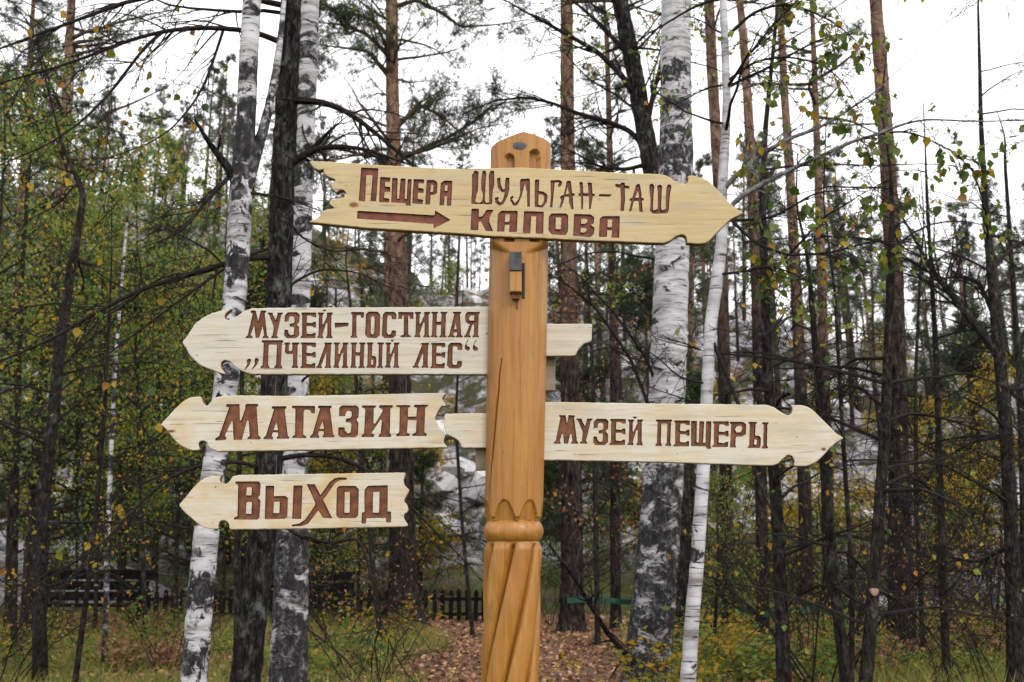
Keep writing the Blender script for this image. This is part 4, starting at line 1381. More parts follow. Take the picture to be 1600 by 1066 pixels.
# dark trunk in front
r_, A, rad, b = tree('rough_barked_tree', 'dark rough-barked trunk with long bowed branches between two white birches', 'tree',
                     [(383, 1066, 52), (398, 930, 48), (412, 820, 46), (424, 680, 44), (431, 560, 43), (437, 430, 41), (441, 300, 39), (447, 180, 37), (452, 80, 35), (455, 0, 34)],
                     8.6, 14, M['dark_bark'], step=0.05, sides=22, rough=0.12, freq=16, seed=3)
DB = M['twig']
LEFT_TIPS = []
LEFT_ROOT = r_
for k, (pts, w0, dy, tw, tl) in enumerate([
    ([(438, 66), (405, 52), (370, 46), (320, 43), (260, 48), (205, 62), (150, 84), (80, 108), (0, 130), (-60, 150)], 10, -0.8, 16, 0.7),
    ([(255, 49), (228, 72), (200, 108), (168, 150), (128, 190), (75, 226), (0, 258), (-40, 270)], 6, -0.9, 12, 0.6),
    ([(350, 44), (335, 90), (318, 135), (300, 165), (270, 200), (238, 222), (190, 240), (130, 262)], 5, -0.6, 12, 0.5),
    ([(450, 10), (380, -5), (290, -12), (200, 2), (130, 28), (70, 50), (0, 76), (-50, 95)], 10, -1.0, 14, 0.7),
    ([(445, 158), (480, 157), (515, 162), (548, 178), (580, 202), (610, 228), (640, 254), (668, 285)], 13, -0.3, 12, 0.5),
    ([(448, 262), (470, 244), (497, 231), (530, 228), (565, 232), (600, 243), (640, 258)], 13, -0.25, 12, 0.45),
    ([(434, 402), (400, 402), (352, 412), (290, 430), (220, 452), (150, 488), (80, 530), (0, 565), (-50, 585)], 11, -0.9, 18, 0.7),
    ([(432, 385), (390, 398), (350, 420), (300, 455), (240, 500), (180, 545), (120, 590), (60, 640), (0, 690)], 6, -1.2, 16, 0.6),
    ([(428, 470), (460, 440), (500, 420), (560, 425), (610, 450)], 6, 0.3, 8, 0.4),
    ([(424, 720), (470, 710), (510, 712), (550, 722), (590, 745), (640, 790), (690, 840), (740, 890)], 9, -0.3, 16, 0.6),
    ([(420, 735), (370, 720), (310, 728), (265, 745), (215, 790), (160, 850), (100, 890), (30, 930), (-20, 960)], 7, -0.8, 14, 0.6),
    ([(415, 800), (470, 840), (520, 850), (560, 838), (575, 880), (590, 960), (625, 1040), (660, 1080)], 7, -0.6, 12, 0.5),
    ([(440, 330), (470, 372), (520, 395), (580, 388)], 5, 0.2, 8, 0.4),
]):
    o, Ab, tips = traced_branch(r_, b, 8.6, pts, 20 + k, DB, w0, dy, tw, tl)
    if k in (0, 1, 2, 3, 6, 7, 10, 11):
        LEFT_TIPS.append(tips)
side_branches(r_, A, rad, 5.5, 12, 22, 0.8, 2.2, 77, M['twig'], 0.2, leaves=(M['leaf_green'], 0.35, 0.06, 1))

# second birch, dark at its foot
r_, A, rad, b = tree('birch_tree', 'straight birch with dark furrowed foot, half hidden behind the dark bowed-branch trunk', 'tree',
                     [(452, 1010, 62), (455, 900, 56), (458, 800, 48), (463, 680, 38), (467, 560, 34), (470, 440, 32), (474, 320, 31), (478, 200, 31), (481, 100, 32), (484, 0, 31)],
                     10.5, 15, BM['mid'], step=0.07, sides=20, rough=0.07, freq=9, seed=5)
put_crown(r_, LEAFY[3], A, 8.5, 1.1, 2.0)
traced_branch(r_, b, 10.5, [(484, 160), (470, 200), (500, 268), (505, 300)], 61, M['twig'], 4, -0.3, 6, 0.35)
side_branches(r_, A, rad, 1.2, 4.5, 10, 0.6, 1.4, 62, M['twig'], 0.1, sub=5)

# big old birch right of the post
r_, A, rad, b = tree('birch_tree', 'thick old birch with black-crusted lower bark and a black collar, behind the right-hand arrow tips', 'tree',
                     [(1010, 1066, 80), (1020, 960, 74), (1029, 850, 70), (1037, 740, 66), (1042, 620, 61), (1046, 520, 59), (1049, 430, 57), (1053, 320, 55), (1057, 240, 56), (1056, 160, 52), (1056, 80, 50), (1057, 0, 48)],
                     12.5, 19, BM['old'], step=0.06, sides=28, rough=0.06, freq=8, seed=8)
put_crown(r_, LEAFY[3], A, 10.5, 1.3, 1.0)
traced_branch(r_, b, 12.5, [(1060, 70), (1045, 150), (1040, 200), (1035, 250)], 63, M['twig'], 3, -0.4, 6, 0.4)
traced_branch(r_, b, 12.5, [(1035, 690), (985, 560), (930, 480), (880, 440), (850, 425)], 64, M['twig'], 7, -1.0, 12, 0.6)
traced_branch(r_, b, 12.5, [(1040, 640), (1010, 560), (960, 490), (905, 430), (862, 400)], 65, M['twig'], 6, -0.6, 12, 0.6)
traced_branch(r_, b, 12.5, [(1010, 1050), (985, 1030), (950, 990), (925, 950), (905, 915), (880, 880), (858, 850)], 66, M['dark_bark'], 11, -1.5, 16, 0.6)

# slim white birch with the leafy boughs
G_root, G_A, G_rad, G_b = tree('birch_tree', 'slim white crooked birch with a dark band, next to the thick old birch', 'tree',
                               [(1076, 1050, 26), (1082, 960, 24), (1090, 870, 23), (1096, 780, 22), (1101, 700, 21), (1105, 610, 20), (1110, 510, 20), (1120, 440, 21), (1128, 380, 19), (1128, 310, 17), (1132, 240, 16), (1136, 160, 14), (1133, 80, 13), (1130, 0, 12)],
                               8.5, 8.6, BM['slim'], step=0.05, sides=16, rough=0.08, freq=9, seed=9)
LEAF_PTS = []
for k, (pts, w0, dy) in enumerate([
    ([(1127, 300), (1150, 274), (1190, 240), (1238, 214), (1274, 203), (1305, 186), (1330, 169), (1360, 150), (1385, 128)], 9, -0.5),
    ([(1122, 352), (1150, 311), (1190, 288), (1225, 270), (1300, 236), (1338, 218), (1375, 210), (1405, 195), (1446, 186), (1525, 190), (1610, 188)], 9, -0.9),
    ([(1126, 345), (1165, 344), (1206, 341), (1240, 322), (1274, 300), (1338, 296), (1400, 290)], 6, -0.4),
    ([(1375, 210), (1405, 204), (1435, 210), (1488, 236), (1529, 274), (1570, 330)], 4, -0.3),
    ([(1133, 60), (1175, 20), (1220, 5), (1270, 18), (1310, 40), (1345, 70)], 6, -0.5),
    ([(1132, 130), (1180, 95), (1230, 88), (1285, 100), (1320, 130), (1345, 175)], 5, -0.6),
    ([(1118, 430), (1160, 425), (1210, 415), (1265, 440), (1290, 470)], 5, -0.5),
    ([(1128, 330), (1180, 380), (1230, 400), (1300, 395), (1370, 375), (1430, 380)], 6, -0.8),
    ([(1108, 520), (1150, 620), (1180, 740), (1215, 820), (1245, 850)], 7, -0.5),
    ([(1105, 600), (1060, 590), (1030, 560), (1000, 540)], 4, -0.4),
]):
    o, Ab, tips = traced_branch(G_root, G_b, 8.5, pts, 80 + k, M['grey_branch'] if k < 2 else M['twig'], w0, dy, 16 if k < 8 else 6, 0.36, droop=-0.07, thin=0.0018)
    if k < 8:
        LEAF_PTS.append(tips)
side_branches(G_root, G_A, G_rad, 4.2, 8.4, 16, 0.6, 1.5, 91, M['twig'], 0.5, leaves=(M['leaf_green'], 0.5, 0.06, 1))
# large leaves of these boughs, one object each (they can be told apart in the photo)
def leaf_mesh(seed):
    """Rounded, pointed birch leaf with a bent midrib, 1 long, tip towards -Z."""
    rr = random.Random(seed)
    prof = [(0.0, 0.0), (0.10, 0.26), (0.28, 0.41), (0.48, 0.38), (0.70, 0.23), (0.88, 0.08), (1.0, 0.0)]
    vs_, fs_ = [], []
    bend = rr.uniform(-0.25, 0.25)
    cup = rr.uniform(0.05, 0.3)
    for t, hw in prof:
        y = bend * (t - 0.3) ** 2
        vs_ += [(-hw, y + cup * hw, -t), (0, y, -t), (hw, y + cup * hw, -t)]
    for k in range(len(prof) - 1):
        a = k * 3
        fs_ += [(a, a + 1, a + 4, a + 3), (a + 1, a + 2, a + 5, a + 4)]
    mbk = MB()
    mbk.add(vs_, fs_)
    # leaf stalk
    mbk.tube([(0, 0, 0.0), (0.02, 0.02, 0.2), (0.0, 0, 0.38)], [0.018, 0.014, 0.014], 3, cap=False)
    return mbk


LCOL = [('leaf_c0', (0.075, 0.135, 0.014)), ('leaf_c1', (0.12, 0.17, 0.018)), ('leaf_c2', (0.19, 0.20, 0.02)), ('leaf_c3', (0.42, 0.27, 0.025)), ('leaf_c4', (0.40, 0.17, 0.03)), ('leaf_c5', (0.06, 0.10, 0.02))]
LM = []
for q, (nm, c) in enumerate(LCOL):
    mt = NT('birch_' + nm)
    nn = mt.noise(mt.coord((3, 3, 3)), 1.5, 3)
    cc = mt.mix(mt.mask(nn, 0.35, 0.7), c, tuple(x * 0.6 for x in c))
    mt.col(cc)
    mt.rough(0.45, 0.4)
    tr = mt.n('BsdfTranslucent')
    mt.l(cc, tr.inputs[0])
    mx = mt.n('MixShader')
    mx.inputs[0].default_value = 0.5
    mt.l(mt.b.outputs[0], mx.inputs[1])
    mt.l(tr.outputs[0], mx.inputs[2])
    mt.l(mx.outputs[0], mt.out.inputs[0])
    LM += [leaf_mesh(q * 5 + e).mesh('leaf', mt.mat, True) for e in range(2)]
pts = np.concatenate(LEAF_PTS)
rng = np.random.default_rng(5)
pts = pts[rng.permutation(len(pts))]
PTS_REST = pts[295:]
pts = pts[:295]
wts = [3, 3, 3, 3, 2, 2, 2, 2, 1, 1, 2, 2]
pick = rng.choice(12, size=len(pts), p=np.array(wts) / sum(wts))
for p, q in zip(pts, pick):
    o = link('leaf', LM[q], G_root)
    s = rng.uniform(0.062, 0.100)
    o.scale = (s, s, s)
    o.rotation_euler = (rng.normal() * 0.5, rng.normal() * 0.5, rng.uniform(0, 6.28))
    o.location = tuple(p + np.array([0, 0, -0.38 * s]))

lt = np.concatenate(LEFT_TIPS)
lt = lt[rng.permutation(len(lt))][:120]
pick = rng.choice(12, size=len(lt), p=np.array([1, 1, 1, 1, 2, 2, 5, 5, 2, 2, 1, 1]) / 24)
for p, q in zip(lt, pick):                     # a few last yellow leaves on the left boughs
    o = link('leaf', LM[q], LEFT_ROOT)
    s = rng.uniform(0.05, 0.085)
    o.scale = (s, s, s)
    o.rotation_euler = (rng.normal() * 0.5, rng.normal() * 0.5, rng.uniform(0, 6.28))
    o.location = tuple(p + np.array([0, 0, -0.38 * s]))
lb = MB()
lb.leaves(PTS_REST[:420], 0.065 * rng.uniform(0.7, 1.25, len(PTS_REST[:420])), aspect=0.8, rng=rng)
tag(lb.build('small_leaves', M['leaf_green'], G_root), kind='stuff')

# leaning dark tree behind the old birch
r_, A, rad, b = tree('leaning_tree', 'dark mossy tree leaning left out from behind the thick old birch', 'tree',
                     [(1066, 960, 40), (1058, 760, 38), (1052, 560, 36), (1045, 420, 34), (1030, 320, 32), (1018, 262, 31), (1004, 185, 30), (988, 95, 28), (968, 0, 26)],
                     16.0, 14, M['dark_bark'], step=0.08, sides=16, rough=0.12, freq=12, seed=10)
for k, (pts_, w0, dy, tw, tl) in enumerate([
    ([(1000, 165), (972, 118), (935, 82), (900, 62), (860, 40), (820, 18), (780, -5)], 11, -0.4, 16, 0.9),
    ([(1012, 235), (985, 205), (950, 190), (905, 178), (860, 160), (820, 152), (770, 158), (720, 180)], 10, 0.5, 18, 0.9),
    ([(1008, 210), (1020, 150), (1035, 90), (1045, 30), (1050, -30)], 10, -0.5, 12, 0.8),
    ([(1016, 255), (980, 265), (940, 262), (900, 240), (870, 225)], 8, 0.4, 14, 0.8),
    ([(985, 90), (940, 40), (900, 5), (860, -30)], 9, 0.3, 12, 0.9)]):
    traced_branch(r_, b, 16.0, pts_, 110 + k, M['twig'], w0, dy, tw, tl, thin=0.004)
side_branches(r_, A, rad, 4.5, 13.5, 30, 1.0, 2.6, 118, M['twig'], 0.3, leaves=(M['leaf_green'], 0.75, 0.075, 2), thin=0.004)

# pines
def pine(label, pts, Y, H, crown_z, crown, seed, dead=10, dz=(2.0, 7.0), stretch=1.0, dlen=(0.6, 1.8)):
    r, A, rad, b = tree('pine_tree', label, 'tree', pts, Y, H, M['pine_bark'], PINEG, step=0.12, sides=16, rough=0.10, freq=12, seed=seed, vs=0.5)
    if crown:
        put_crown(r, crown, A, crown_z, stretch, seed)
    if dead:
        side_branches(r, A, rad, dz[0], dz[1], dead, dlen[0], dlen[1], int(seed * 10) + 300, M['twig'], 0.05, -0.03, 0.14, 5, 2, thin=0.0045)
    return r, A, rad, b


D = pine('broad pine with flared foot at the picket fence, its boughs spreading above the top board', [(632, 968, 66), (630, 930, 50), (628, 800, 42), (625, 600, 37), (622, 450, 32), (617, 300, 26), (613, 150, 22), (612, 0, 20)], 24, 19, 8.2, PINE_A, 1.0, 12, (3, 8))
for k, pts_ in enumerate([[(612, 60), (580, 30), (540, 18), (500, 15)], [(612, 90), (570, 52), (530, 38), (495, 35)], [(614, 128), (575, 80), (540, 75), (495, 70)],
                          [(616, 255), (660, 232), (700, 215), (740, 190), (770, 165), (800, 158)], [(615, 205), (655, 165), (690, 180), (720, 210)], [(613, 12), (650, 0), (690, 20), (720, 42), (760, 40), (800, 36)]]):
    o, Ab, tips = traced_branch(D[0], D[3], 24, pts_, 130 + k, M['twig_brown'], 8, -0.5, 12, 0.8, droop=0.02, thin=0.005)
    mbk = MB()
    mbk.needles(np.repeat(tips, 2, 0) + RNG.normal(size=(len(tips) * 2, 3)) * .08, np.tile([[0, 0, 0.6]], (len(tips) * 2, 1)), 10, 0.14, 0.010, 0.8)
    tag(mbk.build('crown', M['needle'], D[0]), kind='stuff')
pine('bare-trunked pine seen just right of the signpost head', [(894, 985, 44), (893, 900, 36), (892, 740, 33), (890, 560, 30), (889, 400, 28), (887, 250, 24), (886, 100, 22), (885, 0, 20)], 22, 20, 13.0, PINE_B, 2.0, 12, (4, 12))
pine('slender pine between the signpost and the thick old birch', [(962, 965, 18), (961, 800, 17), (960, 600, 15), (957, 400, 13), (952, 200, 10), (948, 60, 8)], 23, 15, 6.5, PINE_B, 3.0, 10, (2, 7), 0.8)
pine('pine rising directly behind the slim white crooked birch', [(1138, 950, 24), (1135, 800, 22), (1132, 600, 21), (1128, 400, 20), (1121, 250, 19), (1113, 120, 18), (1108, 0, 17)], 20, 19, 12.5, PINE_A, 4.0, 8, (2, 9))
pine('reddish pine first to the right of the slim white crooked birch', [(1192, 955, 22), (1190, 800, 20), (1186, 620, 19), (1182, 450, 18), (1176, 300, 17), (1168, 150, 15), (1160, 40, 13)], 18, 17, 11.5, PINE_B, 5.0, 8, (2, 8))
pine('pale orange pine between the reddish pine and a darker straight one', [(1262, 960, 24), (1258, 800, 22), (1252, 620, 21), (1244, 450, 19), (1236, 300, 16), (1226, 150, 13), (1218, 0, 11)], 24, 20, 14.5, PINE_A, 6.0, 8, (3, 10))
pine('darker straight pine behind the stem cluster near the pale orange pine', [(1296, 950, 21), (1293, 800, 20), (1289, 620, 18), (1284, 450, 16), (1279, 300, 13), (1274, 150, 10), (1270, 40, 8)], 26, 19, 12.0, PINE_B, 7.0, 10, (3, 10))
pine('stout pine with dark lower bark behind the thin curved stem', [(1408, 945, 44), (1406, 850, 38), (1404, 700, 33), (1401, 550, 31), (1396, 400, 29), (1388, 270, 26), (1377, 120, 23), (1368, 0, 20)], 17, 18, 11.8, PINE_A, 8.0, 10, (2, 9))
pine('rust-red pine deep in the green thicket on the left', [(42, 950, 20), (62, 640, 17), (84, 430, 16), (97, 260, 15), (106, 110, 14), (112, 0, 13)], 20, 17, 6.8, PINE_A, 9.0, 8, (2, 7))
pine('thin pine at the outer edge of the left thicket', [(14, 940, 14), (22, 600, 12), (34, 300, 11), (48, 80, 9)], 22, 16, 6.0, PINE_B, 10.0, 6, (2, 7))

# dark thin stems with bare arching branches
def stem(label, pts, Y, H, seed, n=14, zr=(0.8, 5.0), ll=(0.7, 2.0), leaves=None, mat='stem_bark', crown=None, cz=3.0, name='young_tree', cs=1.0, sub=6):
    pts = [(a_, c_, w_ * 0.86) for a_, c_, w_ in pts]
    r, A, rad, b = tree(name, label, 'tree', pts, Y, H, M[mat] if isinstance(mat, str) else mat, STEMG, step=0.08, sides=12, rough=0.08, freq=12, seed=seed)
    if n:
        side_branches(r, A, rad, zr[0], min(zr[1], H - 0.3), n, ll[0], ll[1], int(seed * 7) + 500, M['twig'], 0.30, -0.045, 0.11, sub, 3, leaves)
    if crown:
        put_crown(r, crown, A, cz, cs, seed)
    return r, A, rad, b


J = stem('straight dark stem rising in front of the reddish pine', [(1225, 1066, 30), (1221, 950, 27), (1214, 800, 24), (1205, 680, 22), (1199, 560, 20), (1194, 430, 17), (1191, 300, 13), (1196, 200, 10), (1206, 100, 8), (1214, 20, 6)], 10, 8.5, 1.0, 16, (1.5, 8), leaves=(M['leaf_green'], 0.25, 0.06, 1))
Mst = stem('dark stem bending right towards its foot, right of the right arrow tip', [(1322, 1066, 24), (1308, 950, 22), (1296, 830, 20), (1286, 700, 18), (1277, 580, 15), (1268, 470, 11), (1262, 400, 7)], 9.5, 5.2, 2.0, 14, (1.0, 5), leaves=(M['leaf_yellow'], 0.10, 0.07, 1))
O = stem('dark curved stem with a pale cut knot in front of the stout pine', [(1352, 1066, 27), (1362, 960, 25), (1370, 850, 23), (1378, 740, 22), (1384, 640, 20), (1388, 540, 18), (1392, 440, 15), (1394, 340, 10), (1392, 260, 7)], 9.0, 6.0, 3.0, 16, (0.8, 6), (0.8, 2.2), leaves=(M['leaf_green'], 0.15, 0.065, 1))
for k, pts_ in enumerate([[(1386, 600), (1420, 592), (1460, 590), (1510, 582), (1560, 600), (1620, 625)], [(1384, 660), (1420, 645), (1470, 652), (1530, 672), (1600, 690)], [(1378, 760), (1420, 740), (1450, 760), (1475, 800)],
                          [(1384, 640), (1340, 600), (1300, 605), (1280, 660)], [(1366, 920), (1400, 935), (1440, 970), (1490, 1040)], [(1388, 560), (1330, 560), (1290, 600)]]):
    traced_branch(O[0], O[3], 9.0, pts_, 150 + k, M['twig'], 7, 0.4, 12, 0.5)
mb = MB()
c = at(1363, 925, 9.0) - O[3]
ring_ = [(c.x + 0.034 * math.cos(a) * (1 + .1 * math.sin(3 * a)), -0.062, c.z + 0.030 * math.sin(a) + 0.008 * abs(math.cos(a))) for a in np.linspace(0, 6.28, 14, endpoint=False)]
mb.add([(x, -0.02, z) for x, y, z in ring_] + ring_ + [(c.x, -0.066, c.z)], [(q, (q + 1) % 14, 14 + (q + 1) % 14, 14 + q) for q in range(14)])
mb.add(ring_ + [(c.x, -0.066, c.z)], [(q, (q + 1) % 14, 14) for q in range(14)])
mb.build('cut_knot', M['fungus'], O[0])
Pt = stem('tall dark tree with a long limb sloping up left, at the far right', [(1586, 1010, 32), (1583, 900, 29), (1578, 780, 27), (1571, 660, 25), (1562, 560, 23), (1550, 440, 17), (1540, 330, 13), (1533, 200, 9), (1530, 80, 6), (1528, 0, 4)], 12, 8.6, 4.0, 22, (1.0, 8), (0.7, 2.2), leaves=(M['leaf_green'], 0.10, 0.06, 1))
traced_branch(Pt[0], Pt[3], 12, [(1562, 558), (1535, 520), (1508, 488), (1478, 450), (1452, 415), (1430, 375), (1405, 330)], 160, M['stem_bark'], 16, 0.4, 16, 0.9)
for k, pts_ in enumerate([[(1572, 680), (1520, 690), (1470, 720), (1420, 790)], [(1556, 500), (1530, 440), (1490, 430), (1450, 450)], [(1580, 850), (1530, 880), (1480, 870)], [(1565, 600), (1610, 640), (1650, 700)], [(1548, 420), (1590, 380), (1640, 360)]]):
    traced_branch(Pt[0], Pt[3], 12, pts_, 165 + k, M['twig'], 8, 0.5, 14, 0.7)
stem('thin stem leaning against the tall tree at the far right', [(1597, 1010, 18), (1600, 800, 15), (1594, 600, 12), (1580, 400, 9), (1570, 250, 6)], 14, 7.5, 5.0, 14, (1, 7))
stem('slim upright stem between the curved stem and the far right tree', [(1476, 970, 16), (1472, 850, 15), (1467, 700, 13), (1463, 560, 11), (1455, 420, 8), (1448, 300, 6)], 13, 7.2, 6.0, 18, (1, 7), leaves=(M['leaf_yellow'], 0.08, 0.06, 1))
stem('twin of thin wiry stems beside the bending dark stem', [(1330, 1066, 12), (1332, 900, 11), (1322, 760, 9), (1312, 600, 8), (1305, 460, 6)], 10.5, 6.0, 7.0, 14, (1, 6))
stem('very thin stem among the twigs behind the curved stem', [(1440, 960, 10), (1432, 780, 9), (1430, 600, 7), (1438, 420, 5)], 15, 7.0, 8.0, 16, (1, 7))
stem('thin dark stem just right of the bare-trunked pine', [(933, 945, 11), (931, 800, 10), (929, 650, 9), (922, 500, 7)], 19, 7.5, 9.0, 14, (1.5, 7), leaves=(M['leaf_dry'], 0.5, 0.08, 2))
stem('crooked dark stem rising from the grass at far left', [(62, 1010, 28), (60, 900, 25), (68, 780, 24), (82, 660, 23), (94, 540, 21), (108, 440, 18), (124, 350, 15), (131, 300, 12), (112, 262, 9), (95, 220, 6)], 13, 8.5, 10.0, 18, (1.0, 8), (0.8, 2.4), leaves=(M['leaf_yellow'], 0.25, 0.06, 1))
stem('thin birch sapling between the crooked stem and the forked birch', [(165, 960, 11), (168, 850, 10), (173, 720, 9), (180, 570, 7), (192, 420, 6), (200, 330, 5)], 15, 6.2, 11.0, 12, (2, 7), mat=BM['thin'], leaves=(M['leaf_yellow'], 0.7, 0.055, 2), name='birch_sapling')
stem('straight thin stem beside the thin birch sapling', [(128, 985, 11), (142, 880, 10), (152, 780, 9), (163, 650, 8), (170, 500, 6)], 12, 5.5, 12.0, 14, (1, 5), leaves=(M['leaf_yellow'], 0.3, 0.06, 1))
stem('thin brown stem tucked against the foot of the dark bowed-branch trunk', [(371, 1010, 15), (370, 900, 13), (372, 780, 11), (378, 620, 9)], 11, 5.5, 13.0, 10, (1, 5))
stem('dark stem deep in the left thicket, left of the crooked one', [(22, 960, 12), (26, 700, 11), (33, 450, 9), (46, 250, 7)], 16, 8, 14.0, 14, (1, 8), leaves=(M['leaf_green'], 0.6, 0.06, 2))
stem('leafless stem between pine and fork behind the two-line board', [(590, 960, 10), (575, 800, 9), (560, 640, 8), (548, 480, 6)], 17, 7, 15.0, 14, (1, 7), leaves=(M['leaf_yellow'], 0.35, 0.065, 2))
stem('bare stem behind the gap left of the signpost', [(735, 955, 8), (722, 820, 7), (712, 660, 6), (718, 520, 4)], 21, 7, 16.0, 12, (1, 7), (0.8, 2.0))

# leafy autumn trees of the left thicket
LG = 'leafy autumn trees of the left thicket'
def leafy(label, px, Y, H, which, cz, sc, seed, lean=0.0):
    b0 = at(px, 900, Y)
    wd = 0.09 / pxm(900, Y)
    r, A, rad, b = tree('autumn_tree', label, 'tree', [(px, 930, wd), (px + lean * 0.5, 700, wd * .85), (px + lean, 450, wd * .6)], Y, H, M['stem_bark'], LG, step=0.15, sides=8, rough=0.06, seed=seed)
    put_crown(r, LEAFY[which], A, cz, sc, seed)
    return r


LEAFY_MORE = ['tall green leafed tree behind the gap between the forked birch and the dark trunk', 'tallest green crown behind the tip of the two-line board', 'high green crown far behind the straight dark-footed birch', 'short bushy leafed tree right beside the thin birch sapling']
LEAFY_LABELS = ['green leafed tree in front of the outermost thin pine', 'tall green-yellow leafed tree between the rust-red pine and the crooked stem', 'green-yellow leafed tree beside the thin birch sapling',
                'low-crowned green leafed tree between the birch sapling and the forked birch', 'broad green leafed tree behind the arrow tip of the lowest board', 'short green leafed tree just behind the white forked birch',
                'tallest leafed tree, rising far behind the rust-red pine', 'tall leafed tree far behind the slatted bench']
for k, (px, Y, H, wh, cz, sc, ln) in enumerate([
    (-30, 15, 8.5, 0, 2.0, 1.0, 20), (70, 18, 9.5, 0, 2.9, 1.1, 20), (150, 21, 9.0, 1, 2.8, 1.25, 10), (225, 19, 8.0, 0, 2.6, 0.95, -15),
    (275, 23, 8.5, 1, 1.5, 1.25, 10), (330, 20, 6.5, 1, 1.2, 0.95, 5), (20, 25, 12, 0, 3.0, 1.5, 15), (120, 27, 11.5, 0, 2.5, 1.35, 0), (520, 26.5, 6.5, 2, 0.8, 1.1, 5), (560, 25, 6.0, 1, 0.6, 0.95, 5), (455, 26.5, 7.0, 1, 0.8, 1.1, 0),
    (350, 28, 11.0, 0, 2.5, 1.45, 0), (245, 30, 12.5, 0, 3.0, 1.6, 5), (415, 31, 12.0, 1, 3.5, 1.6, 0), (185, 26, 6.0, 1, 0.8, 0.95, 5)]):
    leafy(LEAFY_MORE[k - 11] if k > 10 else LEAFY_LABELS[k] if px < 400 else ['yellow-leafed tree filling the gap between the dark trunk and the broad pine', 'greenish leafed tree just left of the broad pine', 'green leafed tree behind the foot of the straight birch'][k - 8], px, Y, H, wh, cz, sc, k * 1.3, ln)
for k, (px, Y, H, lab) in enumerate([(1560, 24, 6.0, 'yellow-leafed tree glowing behind the far right stems'), (1120, 16, 2.6, 'small yellow-green leafed tree by the feet of the two right birches'), (1430, 23, 5.0, 'low yellowing tree behind the stout pine')]):
    r, A, rad, b = tree('autumn_tree', lab, 'tree', [(px, 930, 6), (px + 4, 860, 5)], Y, H, M['stem_bark'], 'leafy trees of the right wood', step=0.15, sides=8, seed=k)
    put_crown(r, LEAFY[2] if k != 1 else LEAFY[1], A, H * 0.15, H / 6.0, k)


# what a plant stands beside, for its label
MARKS = [(60, 13, 'the crooked dark stem'), (165, 15, 'the thin birch sapling'), (310, 8, 'the white forked birch'), (398, 8.6, 'the dark bowed-branch trunk'), (455, 10.5, 'the straight dark-footed birch'),
         (632, 24, 'the broad pine at the fence'), (800, 5, 'the signpost'), (893, 22, 'the bare-trunked pine'), (961, 23, 'the slender pine'), (1018, 12.5, 'the thick old birch'), (1086, 8.5, 'the slim crooked birch'),
         (1138, 20, 'the pine behind the slim birch'), (1192, 18, 'the reddish pine'), (1222, 10, 'the straight dark stem'), (1262, 24, 'the pale orange pine'), (1296, 26, 'the darker straight pine'), (1314, 9.5, 'the bending dark stem'), (1364, 9, 'the curved stem with a pale knot'),
         (1408, 17, 'the stout pine'), (1440, 15, 'the very thin stem'), (1474, 13, 'the slim upright stem'), (1585, 12, 'the tall limbed tree'), (1600, 14, 'the thin stem by the tall limbed tree'),
         (42, 20, 'the rust-red pine'), (22, 16, 'the dark thicket stem'), (130, 12, 'the straight thin stem'), (371, 11, 'the thin brown stem'), (14, 22, 'the outermost thin pine')]


def beside(kind_text, spots_):
    """One label per (px, Y): the nearest landmark not yet used for this kind."""
    free = list(MARKS)
    out = []
    for px_, Y_ in spots_:
        m_ = min(free, key=lambda q: abs(q[0] - px_) + 1.5 * abs(q[1] - Y_))
        free.remove(m_)
        rel = 'beside' if abs(m_[0] - px_) > 22 else ('behind' if Y_ > m_[1] else 'in front of')
        out.append(kind_text + ' ' + rel + ' ' + m_[2])
    return out


# young dense pines in the understorey
YP = [(905, 27.5, 8.5), (1085, 27, 6.0), (655, 33, 4.5), (300, 29, 8.0), (190, 30, 9.0), (60, 31, 9.5), (1470, 30, 7.5), (1545, 31, 8.0), (500, 31, 6.5), (820, 31, 7.5), (-60, 28, 9.0), (1660, 29, 8.0), (580, 32, 5.0), (380, 33, 10.5), (450, 34, 10.0), (240, 34, 11.5), (1020, 34, 10.0), (130, 34, 11.0)]
YLAB = beside('bushy young pine with dense dark needles', [(a, c_) for a, c_, _ in YP])
for k, (px, Y, H) in enumerate(YP):
    x = at(px, 900, Y).x
    root = thing('young_pine', (x, Y, gz(x, Y)), YLAB[k], 'tree', 'young pines before the hillside')
    mbk = MB()
    A = np.array([[0, 0, -0.4], [0.02, 0, H * .3], [0.05 * math.sin(k), 0.03, H * .7], [0.08 * math.sin(k), 0.0, H]])
    mbk.tube(A, [0.10, 0.085, 0.05, 0.012], 7)
    mbk.build('trunk', M['pine_bark'], root, True)
    put_crown(root, YOUNG[k % 3], A, H * 0.08, H / 6.0, k * 1.1)

